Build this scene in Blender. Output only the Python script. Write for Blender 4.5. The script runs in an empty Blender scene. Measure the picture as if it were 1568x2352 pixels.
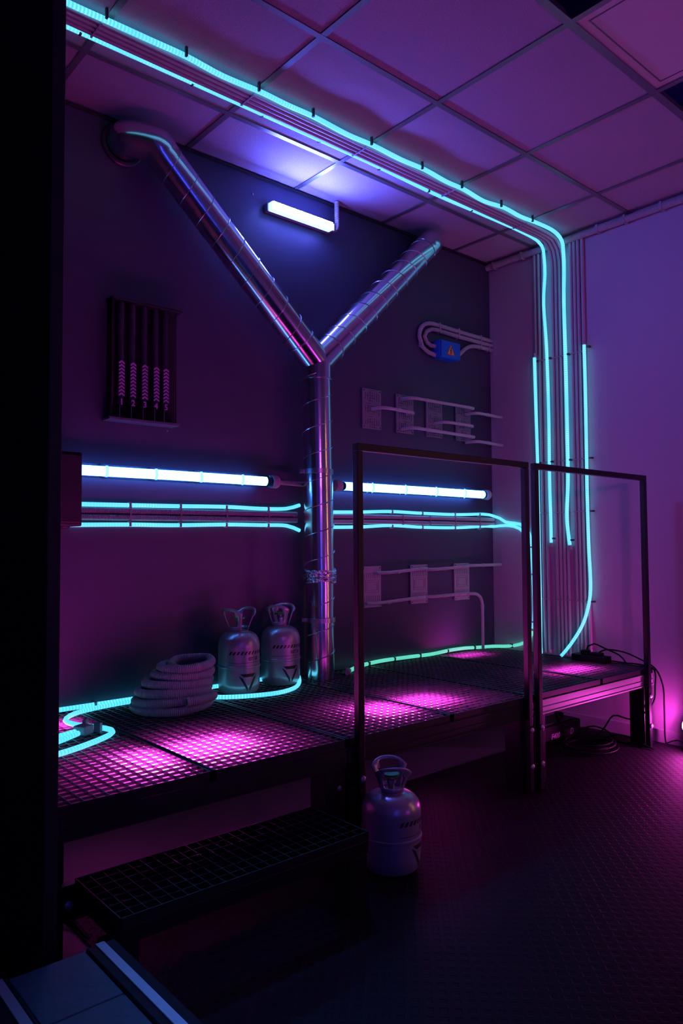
import bpy, bmesh, math, random
from mathutils import Vector as V, Matrix, Quaternion
from mathutils.geometry import tessellate_polygon
random.seed(7)
PI = math.pi
scn = bpy.context.scene
COL = scn.collection

# ---------------------------------------------------------------- camera
FPX, YAW, PITCH, ROLL = 1692.65, 0.712148, 0.04327, -0.0062078
fw = V((math.sin(YAW)*math.cos(PITCH), math.cos(YAW)*math.cos(PITCH), math.sin(PITCH)))
rt = V((math.cos(YAW), -math.sin(YAW), 0)); up = rt.cross(fw)
rr = math.cos(ROLL)*rt + math.sin(ROLL)*up; uu = -math.sin(ROLL)*rt + math.cos(ROLL)*up
cd = bpy.data.cameras.new('camera'); cam = bpy.data.objects.new('camera', cd); COL.objects.link(cam)
cam.matrix_world = Matrix(((rr.x, uu.x, -fw.x, -3.72866), (rr.y, uu.y, -fw.y, -2.87271), (rr.z, uu.z, -fw.z, 1.02647), (0, 0, 0, 1)))
cd.sensor_fit = 'VERTICAL'; cd.sensor_height = 36.0; cd.lens = FPX/2352*36.0
cd.clip_start = 0.02; cd.clip_end = 60
scn.camera = cam

# ---------------------------------------------------------------- world, view, lights of the room
w = bpy.data.worlds.new('world'); scn.world = w; w.use_nodes = True
w.node_tree.nodes['Background'].inputs[0].default_value = (0.25, 0.12, 0.6, 1)
w.node_tree.nodes['Background'].inputs[1].default_value = 0.0015
scn.view_settings.view_transform = 'Standard'; scn.view_settings.look = 'None'
scn.view_settings.gamma = 1.0; scn.view_settings.use_curve_mapping = False
scn.view_settings.exposure = 0.0
cy = scn.cycles
cy.use_denoising = True
cy.max_bounces = 7; cy.diffuse_bounces = 4; cy.glossy_bounces = 4; cy.transmission_bounces = 6; cy.transparent_max_bounces = 12
cy.sample_clamp_indirect = 4.0; cy.caustics_reflective = False; cy.caustics_refractive = False
try: cy.denoising_prefilter = 'ACCURATE'
except Exception: pass

def lamp(name, kind, loc, target, power, col, size=0.3, size_y=None, spread=None, blend=None, angle=None):
    d = bpy.data.lights.new(name, kind); d.energy = power; d.color = col
    if kind == 'AREA':
        d.shape = 'RECTANGLE' if size_y else 'SQUARE'; d.size = size
        if size_y: d.size_y = size_y
        if spread: d.spread = spread
    elif kind == 'SPOT':
        d.spot_size = angle or 1.2; d.spot_blend = blend if blend is not None else 0.6; d.shadow_soft_size = size
    else: d.shadow_soft_size = size
    o = bpy.data.objects.new(name, d); COL.objects.link(o); o.location = loc
    if target is not None:
        o.rotation_euler = (V(target)-V(loc)).to_track_quat('-Z', 'Y').to_euler()
    return o
# magenta stage floods standing elsewhere in the room, behind and beside the photographer
lamp('room_floodlight', 'AREA', (-0.9, -4.2, 0.5), (-1.2, -1.4, 2.79), 3.1, (0.88, 0.05, 1.1), 0.35, spread=1.9)
lamp('room_floodlight_wall', 'AREA', (-3.0, -4.5, 1.7), (0.0, -0.9, 1.1), 2.1, (1.0, 0.11, 0.85), 0.25, spread=1.0)
lamp('room_floodlight_blue', 'AREA', (-4.7, -3.9, 2.2), (-3.18, -1.9, 0.2), 0.55, (0.02, 0.30, 1.0), 0.12, spread=0.3)
lamp('flood_spill_fill', 'AREA', (-2.75, -0.45, 0.28), (-2.7, -0.75, 0.0), 0.14, (1.0, 0.05, 0.7), 0.1)  # added light without fixture, stands in for flood spill on the floor behind the step
lamp('flood_spill_fill_middle', 'AREA', (-1.35, -0.70, 0.28), (-1.45, -1.25, 0.0), 0.4, (1.0, 0.05, 0.7), 0.1)  # likewise added: magenta fill for spill on the floor at the walkway front

# ---------------------------------------------------------------- materials
MATS = {}
def mat(name, col=(0.5, 0.5, 0.5), rough=0.5, metal=0.0, spec=0.5, emit=None, strength=0.0, noise=None, bump=None, coat=0.0):
    """noise=(scale, amount) varies the colour; bump=(scale, strength, distance) fine relief"""
    if name in MATS: return MATS[name]
    m = bpy.data.materials.new(name); m.use_nodes = True; MATS[name] = m
    nt = m.node_tree; b = nt.nodes['Principled BSDF']
    b.inputs['Base Color'].default_value = (*col, 1); b.inputs['Roughness'].default_value = rough
    b.inputs['Metallic'].default_value = metal; b.inputs['Specular IOR Level'].default_value = spec
    b.inputs['Coat Weight'].default_value = coat
    if emit: b.inputs['Emission Color'].default_value = (*emit, 1); b.inputs['Emission Strength'].default_value = strength
    tc = nt.nodes.new('ShaderNodeTexCoord')
    if noise:
        n = nt.nodes.new('ShaderNodeTexNoise'); n.inputs['Scale'].default_value = noise[0]; n.inputs['Detail'].default_value = 3
        nt.links.new(tc.outputs['Object'], n.inputs['Vector'])
        mx = nt.nodes.new('ShaderNodeMix'); mx.data_type = 'RGBA'
        mx.inputs[6].default_value = (*[c*(1-noise[1]) for c in col], 1); mx.inputs[7].default_value = (*[min(1, c*(1+noise[1])) for c in col], 1)
        nt.links.new(n.outputs['Fac'], mx.inputs[0]); nt.links.new(mx.outputs[2], b.inputs['Base Color'])
    if bump:
        n = nt.nodes.new('ShaderNodeTexNoise'); n.inputs['Scale'].default_value = bump[0]; n.inputs['Detail'].default_value = 2
        nt.links.new(tc.outputs['Object'], n.inputs['Vector'])
        bp = nt.nodes.new('ShaderNodeBump'); bp.inputs['Strength'].default_value = bump[1]; bp.inputs['Distance'].default_value = bump[2]
        nt.links.new(n.outputs['Fac'], bp.inputs['Height']); nt.links.new(bp.outputs['Normal'], b.inputs['Normal'])
    return m
def uv_wave(m, period, amount, what):
    """stripes along the length (UV x, in metres): what='bump' for corrugation, 'emit' for LED dots"""
    nt = m.node_tree; b = nt.nodes['Principled BSDF']
    uv = nt.nodes.new('ShaderNodeUVMap'); sx = nt.nodes.new('ShaderNodeSeparateXYZ'); nt.links.new(uv.outputs[0], sx.inputs[0])
    mu = nt.nodes.new('ShaderNodeMath'); mu.operation = 'MULTIPLY'; mu.inputs[1].default_value = 2*PI/period; nt.links.new(sx.outputs[0], mu.inputs[0])
    sn = nt.nodes.new('ShaderNodeMath'); sn.operation = 'SINE'; nt.links.new(mu.outputs[0], sn.inputs[0])
    if what == 'bump':
        bp = nt.nodes.new('ShaderNodeBump'); bp.inputs['Strength'].default_value = 1.0; bp.inputs['Distance'].default_value = amount
        nt.links.new(sn.outputs[0], bp.inputs['Height']); nt.links.new(bp.outputs['Normal'], b.inputs['Normal'])
    else:
        s = b.inputs['Emission Strength'].default_value
        ma = nt.nodes.new('ShaderNodeMapRange'); ma.inputs['From Min'].default_value = -1; ma.inputs['From Max'].default_value = 1
        ma.inputs['To Min'].default_value = s*(1-amount); ma.inputs['To Max'].default_value = s*(1+amount)
        nt.links.new(sn.outputs[0], ma.inputs[0]); nt.links.new(ma.outputs[0], b.inputs['Emission Strength'])
    return m
M_backwall = mat('dark_wall_paint', (0.032, 0.033, 0.068), 0.5, noise=(3, 0.12), bump=(140, 0.12, 0.002))
M_wall = mat('light_wall_paint', (0.50, 0.43, 0.54), 0.6, noise=(2, 0.05), bump=(120, 0.1, 0.002))
M_black = mat('black_partition', (0.006, 0.006, 0.009), 0.6)
M_tile = mat('ceiling_tile', (0.40, 0.33, 0.44), 0.85, noise=(240, 0.45), bump=(300, 0.8, 0.003))
M_tbar = mat('ceiling_grid_metal', (0.16, 0.17, 0.19), 0.35, 0.5)
M_void = mat('plenum_navy', (0.03, 0.06, 0.35), 0.8)
M_panel = mat('smooth_light_panel', (0.62, 0.5, 0.6), 0.45)
M_floor = mat('concrete_floor', (0.12, 0.11, 0.13), 0.6, noise=(6, 0.15), bump=(60, 0.2, 0.003))
M_duct = mat('galvanised_duct', (0.80, 0.81, 0.84), 0.17, 1.0, noise=(5, 0.05))
M_seam = mat('duct_seam', (0.55, 0.56, 0.6), 0.3, 1.0)
M_foil = mat('foil_tape', (0.85, 0.85, 0.88), 0.12, 1.0, bump=(90, 0.9, 0.01))
M_conduit = mat('grey_plastic_conduit', (0.50, 0.46, 0.52), 0.45, noise=(8, 0.08))
M_corr = uv_wave(mat('corrugated_conduit', (0.52, 0.48, 0.54), 0.5), 0.0055, 0.0012, 'bump')
M_hose = uv_wave(mat('corrugated_hose', (0.62, 0.58, 0.66), 0.5), 0.0062, 0.0016, 'bump')
M_steel = mat('black_steel', (0.004, 0.004, 0.008), 0.42, 0.0, spec=0.3, noise=(20, 0.3))
M_frame = mat('dark_steel_frame', (0.03, 0.028, 0.036), 0.4, 0.5, noise=(9, 0.3))
M_alu = mat('aluminium_profile', (0.45, 0.44, 0.47), 0.38, 0.5, noise=(7, 0.15))
M_grate = mat('galvanised_grating', (0.22, 0.23, 0.26), 0.4, 0.8, noise=(30, 0.2))
M_dkgrate = mat('dark_grating', (0.010, 0.009, 0.014), 0.5, 0.2, spec=0.3)
M_slate = mat('grey_tile', (0.02, 0.045, 0.06), 0.5, noise=(25, 0.2), bump=(50, 0.3, 0.003))
M_clip = mat('dark_clip', (0.05, 0.04, 0.05), 0.5)
M_wclip = mat('pale_clip', (0.42, 0.36, 0.44), 0.5)
M_black_pl = mat('black_plastic', (0.006, 0.006, 0.010), 0.55, spec=0.12)
M_cyl = mat('silver_lacquer', (0.46, 0.46, 0.50), 0.30, 0.45)
M_decal = mat('black_print', (0.008, 0.008, 0.012), 0.5)
M_green = mat('green_valve', (0.02, 0.35, 0.05), 0.4)
M_pcb = mat('pale_plate', (0.46, 0.42, 0.48), 0.45, noise=(40, 0.06))
M_pcb_dk = mat('plate_grey', (0.20, 0.19, 0.24), 0.45, noise=(40, 0.06))
M_trace = mat('engraved_line', (0.16, 0.12, 0.2), 0.5)
M_trace_dk = mat('engraved_dark_line', (0.03, 0.03, 0.05), 0.5)
M_blue = mat('blue_box_plastic', (0.005, 0.12, 0.62), 0.4)
M_warn = mat('warning_orange', (0.75, 0.33, 0.08), 0.5)
M_lilac = mat('lilac_print', (0.85, 0.2, 0.8), 0.5)
M_lav = mat('lavender_print', (0.42, 0.2, 0.5), 0.5)
M_mat = mat('rubber_mat', (0.04, 0.038, 0.048), 0.6, spec=0.12)
M_glass = mat('clear_acrylic', (0.9, 0.95, 1.0), 0.08)
_b = M_glass.node_tree.nodes['Principled BSDF']; _b.inputs['Transmission Weight'].default_value = 1.0; _b.inputs['IOR'].default_value = 1.12
def rope_mat(name, c0, c1, strength, period):
    """glowing sleeve with a row of LEDs showing through: UV x runs along the rope"""
    m = mat(name, (0.5, 0.5, 0.5), 0.5, emit=c0, strength=strength); nt = m.node_tree; b = nt.nodes['Principled BSDF']
    uv = nt.nodes.new('ShaderNodeUVMap'); sx = nt.nodes.new('ShaderNodeSeparateXYZ'); nt.links.new(uv.outputs[0], sx.inputs[0])
    mu = nt.nodes.new('ShaderNodeMath'); mu.operation = 'MULTIPLY'; mu.inputs[1].default_value = 2*PI/period; nt.links.new(sx.outputs[0], mu.inputs[0])
    sn = nt.nodes.new('ShaderNodeMath'); sn.operation = 'SINE'; nt.links.new(mu.outputs[0], sn.inputs[0])
    ma = nt.nodes.new('ShaderNodeMapRange'); ma.inputs['From Min'].default_value = -1; ma.inputs['From Max'].default_value = 1; nt.links.new(sn.outputs[0], ma.inputs[0])
    n = nt.nodes.new('ShaderNodeTexNoise'); n.inputs['Scale'].default_value = 5; tc = nt.nodes.new('ShaderNodeTexCoord'); nt.links.new(tc.outputs['Object'], n.inputs['Vector'])
    m2 = nt.nodes.new('ShaderNodeMath'); m2.operation = 'MULTIPLY'; nt.links.new(ma.outputs[0], m2.inputs[0]); nt.links.new(n.outputs['Fac'], m2.inputs[1])
    m3 = nt.nodes.new('ShaderNodeMath'); m3.operation = 'MULTIPLY'; m3.inputs[1].default_value = 1.15; nt.links.new(m2.outputs[0], m3.inputs[0])
    mx = nt.nodes.new('ShaderNodeMix'); mx.data_type = 'RGBA'; mx.clamp_result = False; mx.inputs[6].default_value = (*c0, 1); mx.inputs[7].default_value = (*c1, 1)
    nt.links.new(m3.outputs[0], mx.inputs[0]); nt.links.new(mx.outputs[2], b.inputs['Emission Color'])
    return m
def glow(name, col, s): return mat(name, (0.6, 0.6, 0.6), 0.5, emit=col, strength=s)
M_rope = rope_mat('cyan_rope_light', (0.035, 0.60, 0.92), (0.26, 0.96, 1.2), 1.2, 0.0125)
M_green_rope = rope_mat('green_rope_light', (0.03, 0.62, 0.42), (0.25, 1.0, 0.75), 0.95, 0.0125)
M_tube = glow('blue_fluorescent', (0.055, 0.24, 1.0), 24.0)
M_batten = glow('white_batten', (0.11, 0.14, 1.0), 380.0)
M_batten_side = glow('white_batten_side', (0.10, 0.2, 1.0), 8.0)
M_magenta = glow('magenta_lens', (1.0, 0.05, 0.66), 620.0)
M_magenta_lo = glow('magenta_lens_low', (1.0, 0.045, 0.64), 170.0)
M_spotlens = glow('magenta_spot_lens', (1.0, 0.06, 0.70), 700.0)
M_orange = glow('orange_lamp', (1.0, 0.38, 0.16), 13.0)
M_violet = glow('blue_lamp', (0.05, 0.07, 1.0), 12.0)
# pierced look of the rubber mat: raised blocks as relief
def mat_floor_pattern():
    nt = M_mat.node_tree; b = nt.nodes['Principled BSDF']
    tc = nt.nodes.new('ShaderNodeTexCoord'); mp = nt.nodes.new('ShaderNodeMapping'); mp.inputs['Rotation'].default_value = (0, 0, PI/4)
    mp.inputs['Scale'].default_value = (1, 1, 1); nt.links.new(tc.outputs['Object'], mp.inputs[0])
    v = nt.nodes.new('ShaderNodeTexVoronoi'); v.distance = 'CHEBYCHEV'; v.inputs['Scale'].default_value = 32; v.inputs['Randomness'].default_value = 0.0
    nt.links.new(mp.outputs[0], v.inputs['Vector'])
    r = nt.nodes.new('ShaderNodeMapRange'); r.inputs['From Min'].default_value = 0.22; r.inputs['From Max'].default_value = 0.3
    nt.links.new(v.outputs['Distance'], r.inputs[0])
    bp = nt.nodes.new('ShaderNodeBump'); bp.inputs['Strength'].default_value = 0.4; bp.inputs['Distance'].default_value = 0.003
    nt.links.new(r.outputs[0], bp.inputs['Height']); nt.links.new(bp.outputs['Normal'], b.inputs['Normal'])
    mx = nt.nodes.new('ShaderNodeMix'); mx.data_type = 'RGBA'; mx.inputs[6].default_value = (0.002, 0.002, 0.0035, 1); mx.inputs[7].default_value = (0.0038, 0.0036, 0.006, 1)
    nt.links.new(r.outputs[0], mx.inputs[0]); nt.links.new(mx.outputs[2], b.inputs['Base Color'])
mat_floor_pattern()
def make_diffuser():
    m = bpy.data.materials.new('frosted_sheet'); m.use_nodes = True; nt = m.node_tree
    nt.nodes.remove(nt.nodes['Principled BSDF']); out = nt.nodes['Material Output']
    t = nt.nodes.new('ShaderNodeBsdfTranslucent'); t.inputs[0].default_value = (0.42, 0.40, 0.42, 1)
    d = nt.nodes.new('ShaderNodeBsdfDiffuse'); d.inputs[0].default_value = (0.02, 0.018, 0.025, 1)
    mx = nt.nodes.new('ShaderNodeAddShader'); nt.links.new(t.outputs[0], mx.inputs[0]); nt.links.new(d.outputs[0], mx.inputs[1])
    nt.links.new(mx.outputs[0], out.inputs[0]); return m
M_sheet = make_diffuser()

# ---------------------------------------------------------------- geometry helpers (world coordinates; G.build shifts to the parent)
def catmull(pts, step=0.02, closed=False):
    P = [V(p) for p in pts]; out = []
    n = len(P)
    for i in range(n-1):
        p0 = P[i-1] if i > 0 else P[0]*2-P[1]; p1 = P[i]; p2 = P[i+1]; p3 = P[i+2] if i+2 < n else P[n-1]*2-P[n-2]
        k = max(1, int((p2-p1).length/step))
        for j in range(k):
            t = j/k
            out.append(0.5*((2*p1)+(p2-p0)*t+(2*p0-5*p1+4*p2-p3)*t*t+(-p0+3*p1-3*p2+p3)*t**3))
    out.append(P[-1]); return out
class G:
    def __init__(s): s.v = []; s.f = []; s.uv = {}; s.smooth = set()
    def box(s, c, d, rot=None):
        c = V(c); h = V(d)/2; b = len(s.v)
        R = rot if rot is not None else Matrix.Identity(3)
        for x in (-1, 1):
            for y in (-1, 1):
                for z in (-1, 1): s.v.append(c+R @ V((x*h.x, y*h.y, z*h.z)))
        for q in ((0, 1, 3, 2), (4, 6, 7, 5), (0, 4, 5, 1), (2, 3, 7, 6), (0, 2, 6, 4), (1, 5, 7, 3)): s.f.append(tuple(b+i for i in q))
        return s
    def span(s, a, b): # box from corner to corner
        a = V(a); b = V(b); return s.box((a+b)/2, [abs(b[i]-a[i]) for i in range(3)])
    def bar(s, p, q, w_, h_): # square bar from p to q
        p = V(p); q = V(q); d = (q-p); L = d.length; z = d.normalized()
        x = V((0, 0, 1)).cross(z)
        if x.length < 1e-3: x = V((1, 0, 0))
        x.normalize(); y = z.cross(x); R = Matrix((x, y, z)).transposed()
        return s.box((p+q)/2, (w_, h_, L), R)
    def tube(s, pts, r, n=10, caps=True, rf=None):
        P = [V(p) for p in pts]; b0 = len(s.v); L = 0; T0 = (P[1]-P[0]).normalized()
        a = V((0, 0, 1)) if abs(T0.z) < 0.9 else V((1, 0, 0)); N = T0.cross(a).normalized()
        acc = []
        for i, p in enumerate(P):
            T = ((P[i+1]-p) if i == 0 else (p-P[i-1]) if i == len(P)-1 else (P[i+1]-P[i-1])).normalized()
            q = T0.rotation_difference(T); N = (q @ N); N = (N-T*N.dot(T)).normalized(); T0 = T; B = T.cross(N)
            if i: L += (p-P[i-1]).length
            acc.append(L); R = rf(i/(len(P)-1)) if rf else r
            for k in range(n):
                t = 2*PI*k/n; s.v.append(p+N*math.cos(t)*R+B*math.sin(t)*R)
        for i in range(len(P)-1):
            for k in range(n):
                k2 = (k+1) % n; fi = len(s.f)
                s.f.append((b0+i*n+k, b0+i*n+k2, b0+(i+1)*n+k2, b0+(i+1)*n+k)); s.smooth.add(fi)
                s.uv[fi] = [(acc[i], k/n), (acc[i], (k+1)/n), (acc[i+1], (k+1)/n), (acc[i+1], k/n)]
        if caps:
            s.f.append(tuple(b0+k for k in reversed(range(n)))); e = b0+(len(P)-1)*n; s.f.append(tuple(e+k for k in range(n)))
        return s
    def lathe(s, prof, c, n=32, axis=None, close=True):
        """prof = [(r,h)...] turned about an axis through c (default z)"""
        ax = V(axis).normalized() if axis is not None else V((0, 0, 1)); c = V(c)
        a = V((1, 0, 0)) if abs(ax.x) < 0.9 else V((0, 1, 0)); X = (a-ax*a.dot(ax)).normalized(); Y = ax.cross(X)
        b0 = len(s.v)
        for (r, h) in prof:
            for k in range(n):
                t = 2*PI*k/n; s.v.append(c+ax*h+(X*math.cos(t)+Y*math.sin(t))*r)
        for i in range(len(prof)-1):
            for k in range(n):
                k2 = (k+1) % n; s.smooth.add(len(s.f)); s.f.append((b0+i*n+k, b0+i*n+k2, b0+(i+1)*n+k2, b0+(i+1)*n+k))
        if close:
            s.f.append(tuple(b0+k for k in reversed(range(n)))); e = b0+(len(prof)-1)*n; s.f.append(tuple(e+k for k in range(n)))
        return s
    def prism(s, poly, h, O=(0, 0, 0), X=(1, 0, 0), Y=(0, 0, 1), Nn=(0, -1, 0)):
        """flat polygon (list of 2-D points) in the plane O,X,Y given thickness h along Nn"""
        O = V(O); X = V(X); Y = V(Y); Nn = V(Nn); n = len(poly); b = len(s.v)
        for k in (0, h):
            for (x, y) in poly: s.v.append(O+X*x+Y*y+Nn*k)
        tri = tessellate_polygon([[V((x, y, 0)) for x, y in poly]])
        for t in tri: s.f.append((b+n+t[0], b+n+t[1], b+n+t[2])); s.f.append((b+t[2], b+t[1], b+t[0]))
        for i in range(n): j = (i+1) % n; s.f.append((b+i, b+j, b+n+j, b+n+i))
        return s
    def build(s, name, m, parent=None, bevel=0, origin=None):
        me = bpy.data.meshes.new(name)
        if parent is not None: o0 = wpos(parent)
        elif origin is not None: o0 = V(origin)
        else: o0 = V((sum(p.x for p in s.v)/len(s.v), sum(p.y for p in s.v)/len(s.v), min(p.z for p in s.v)))
        me.from_pydata([tuple(p-o0) for p in s.v], [], s.f); me.materials.append(m)
        if s.smooth:
            me.polygons.foreach_set('use_smooth', [i in s.smooth for i in range(len(s.f))])
        if s.uv:
            ul = me.uv_layers.new(name='UVMap')
            for p in me.polygons:
                u = s.uv.get(p.index)
                if u:
                    for li, c in zip(p.loop_indices, u): ul.data[li].uv = c
        me.update()
        if not s.uv or True:
            bm = bmesh.new(); bm.from_mesh(me); bmesh.ops.recalc_face_normals(bm, faces=bm.faces); bm.to_mesh(me); bm.free()
            if s.smooth: me.set_sharp_from_angle(angle=0.6)
        o = bpy.data.objects.new(name, me); COL.objects.link(o)
        if parent is not None: o.parent = parent
        else: o.location = o0
        if bevel:
            md = o.modifiers.new('bevel', 'BEVEL'); md.width = bevel; md.segments = 2; md.limit_method = 'ANGLE'
        return o
def wpos(o):
    p = V(o.location)
    while o.parent: o = o.parent; p += V(o.location)
    return p
def thing(name, label, cat, loc, group=None):
    o = bpy.data.objects.new(name, None); COL.objects.link(o); o.location = loc; o.empty_display_size = 0.05
    o['label'] = label; o['category'] = cat
    if group: o['group'] = group
    return o
def tag(o, label, cat, group=None, kind=None):
    o['label'] = label; o['category'] = cat
    if group: o['group'] = group
    if kind: o['kind'] = kind
    return o
def struct(o): o['kind'] = 'structure'; return o
def lab(o, l): o['label'] = l; return o
def text_mesh(txt, size, extrude=0.0003):
    """flat text as a list of verts (x,y) and faces"""
    cu = bpy.data.curves.new('t', 'FONT'); cu.body = txt; cu.size = size; cu.extrude = 0; cu.resolution_u = 2; cu.offset = size*0.03
    o = bpy.data.objects.new('t', cu); COL.objects.link(o)
    dg = bpy.context.evaluated_depsgraph_get(); me = bpy.data.meshes.new_from_object(o.evaluated_get(dg))
    vs = [(v.co.x, v.co.y) for v in me.vertices]; fs = [tuple(p.vertices) for p in me.polygons]
    bpy.data.objects.remove(o); bpy.data.meshes.remove(me); bpy.data.curves.remove(cu)
    return vs, fs

H = 2.79      # ceiling height
DZ = 0.39     # top of the raised walkway
XL, YF = -5.4, -5.0

# ================================================================ ROOM
struct(G().span((XL, YF, -0.06), (0.1, 0.1, 0.0)).build('floor', M_floor))
struct(G().span((XL, 0.0, 0.0), (0.0, 0.1, 3.15)).build('wall_back', M_backwall))
struct(G().span((0.0, YF, 0.0), (0.1, 0.1, 3.15)).build('wall_right', M_wall))
struct(G().span((XL, YF-0.1, 0.0), (0.1, YF, 3.15)).build('wall_front', M_wall))
struct(G().span((XL-0.1, YF-0.1, 0.0), (XL, 0.1, 3.15)).build('wall_far_left', M_wall))
struct(G().span((-3.165, -1.24, 0.0), (-3.135, -0.001, H-0.004)).build('wall_left', M_black, bevel=0.002))
struct(G().span((-0.012, YF+0.01, 0.0), (-0.0005, -0.002, 0.07)).build('baseboard_right', M_wall, bevel=0.003))
struct(G().span((-3.13, -0.014, H-0.012), (-0.04, -0.0005, H-0.003)).build('trim_1', M_black))
ceil = struct(G().span((XL, YF, 3.1), (0.1, 0.1, 3.15)).build('ceiling', M_void))
gx = [-2.744+0.6*k for k in range(-5, 6)]; gy = [-(0.345+0.6*k) for k in range(0, 9)]
xs = [XL]+[x for x in gx if XL < x < -0.1]+[0.0]; ys = [0.0]+[y for y in gy if y > YF]+[YF]
bw = 0.024
for y in ys[1:-1]:
    wd = 0.030 if abs(y+1.545) < 0.01 else bw
    G().span((XL, y-wd/2, H), (0, y+wd/2, H+0.004)).box(((XL)/2, y, H+0.02), (-XL, 0.003, 0.036)).build('grid_rail', M_tbar, ceil)
for x in xs[1:-1]:
    G().span((x-bw/2, YF, H+0.0005), (x+bw/2, 0, H+0.0035)).box((x, YF/2, H+0.02), (0.003, -YF, 0.032)).build('grid_rail', M_tbar, ceil)
open_cells = {(-2.144, -1.545), (-0.944, -1.545)}
tiles = {}
for i in range(len(xs)-1):
    for j in range(len(ys)-1):
        x0, x1, y1, y0 = xs[i], xs[i+1], ys[j], ys[j+1]
        if any(abs(x0-a) < 0.02 and abs(y1-b) < 0.02 for a, b in open_cells): continue
        if abs(x0+1.544) < 0.02 and abs(y1+1.545) < 0.02:   # smooth blind light panel with a rim
            o = G().span((x0+0.006, y0+0.006, H+0.006), (x1-0.006, y1-0.006, H+0.03)).build('light_panel', M_panel, ceil, bevel=0.002)
            lab(o, 'smooth pink-lit blank light panel in the ceiling')
            g = G()
            for a, b in (((x0+.045, y0+.045), (x1-.045, y0+.049)), ((x0+.045, y1-.049), (x1-.045, y1-.045)), ((x0+.045, y0+.049), (x0+.049, y1-.049)), ((x1-.049, y0+.049), (x1-.045, y1-.049))):
                g.span((a[0], a[1], H+0.004), (b[0], b[1], H+0.007))
            g.build('panel_rim', M_tbar, o)
            continue
        key = (round(x1-x0, 3), round(y1-y0, 3))
        if key in tiles:
            o = bpy.data.objects.new('ceiling_tile', tiles[key]); COL.objects.link(o); o.parent = ceil
            o.location = V((x0, y0, H+0.005))-wpos(ceil)
        else:
            o = G().span((x0+0.004, y0+0.004, H+0.005), (x1-0.004, y1-0.004, H+0.02)).build('ceiling_tile', M_tile, ceil)
            sh = V((x0, y0, H+0.005))-wpos(ceil)
            o.data.transform(Matrix.Translation(-sh)); o.location = sh; tiles[key] = o.data

# black studded mat with an aluminium edge
fm = thing('floor_mat', 'black studded rubber mat covering the floor in front of the walkway', 'mat', (-1.4, -2.8, 0.0005))
G().span((-2.96, -4.9, 0.0005), (-0.02, -0.62, 0.007)).build('rubber_sheet', M_mat, fm)
# raised landing at the doorway: black borders with aluminium nosings, tiled between
t = thing('entrance_landing', 'low black-edged landing with blue-lit tiles at the doorway, bottom left', 'landing', (-3.19, -1.9, 0))
G().span((-3.345, -2.45, 0.0005), (-3.052, -1.345, 0.172)).build('landing_body', M_black_pl, t, bevel=0.003)
for x0, x1, xs_ in ((-3.115, -3.052, -3.094), (-3.345, -3.268, -3.296)):
    bo = G().span((x0, -2.45, 0.172), (x1, -1.345, 0.196)).build('border', M_black_pl, t, bevel=0.004)
    lab(G().span((xs_, -2.45, 0.196), (xs_+0.018, -1.347, 0.1985)).build('edge_strip', M_alu, bo), 'aluminium edge strip')
for k in range(5):
    y1 = -1.347-(0.191 if k else 0)-0.26*(k-1 if k else 0); y0 = y1-(0.188 if k == 0 else 0.257)
    G().span((-3.266, y0, 0.172), (-3.117, max(y1, y0+.1), 0.1925)).build('tile', M_slate, t, bevel=0.002)

# ================================================================ WALKWAY
xmods = [(-1.09, -0.06, 'right'), (-2.125, -1.095, 'middle'), (-3.13, -2.13, 'left')]
where = {'right': 'black steel platform frame at the right wall, under the grating', 'middle': 'black steel platform frame between the duct and the railing joint', 'left': 'black steel platform frame at the dark partition on the left'}
Y0, Y1 = -1.04, -0.012
for (a, b, nm) in xmods:
    t = thing('platform_frame', where[nm], 'platform', ((a+b)/2, (Y0+Y1)/2, 0), 'steel frames of the raised walkway')
    zt, zb = 0.362, 0.302
    for nme, p, q in (('beam', (a, Y0, zb), (b, Y0+0.03, zt)), ('beam', (a, Y1-0.03, zb), (b, Y1, zt)), ('beam', (a, Y0+0.03, zb), (a+0.03, Y1-0.03, zt)), ('beam', (b-0.03, Y0+0.03, zb), (b, Y1-0.03, zt))):
        G().span(p, q).build(nme, M_alu if nm == 'right' and p[1] == Y0 else M_frame, t, bevel=0.002)
    # raised lips of the front profile
    G().span((a, Y0-0.004, zt-0.006), (b, Y0, zt)).span((a, Y0-0.004, zb), (b, Y0, zb+0.006)).span((a, Y0-0.003, zb+0.026), (b, Y0, zb+0.029)).build('profile_lip', M_alu if nm == 'right' else M_frame, t)
    G().span(((a+b)/2-0.014, Y0+0.03, zt-0.012), ((a+b)/2+0.014, Y1-0.03, zt-0.004)).build('cross_beam', M_frame, t)
    for lx in (a+0.045, b-0.045):
        for ly in (Y0+0.045, Y1-0.045):
            l = G().span((lx-0.04, ly-0.04, 0.012), (lx+0.04, ly+0.04, zb)).build('leg', M_steel, t, bevel=0.003)
            G().span((lx-0.047, ly-0.047, 0.0075 if ly < -0.62 else 0.001), (lx+0.047, ly+0.047, 0.012)).build('foot_plate', M_black_pl, l)
            for zz in (0.09, 0.24):
                G().lathe([(0.009, 0), (0.009, 0.006), (0.005, 0.008)], (lx+0.012, ly-0.0405, zz), 8, (0, -1, 0)).build('bolt', M_alu, l)
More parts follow.
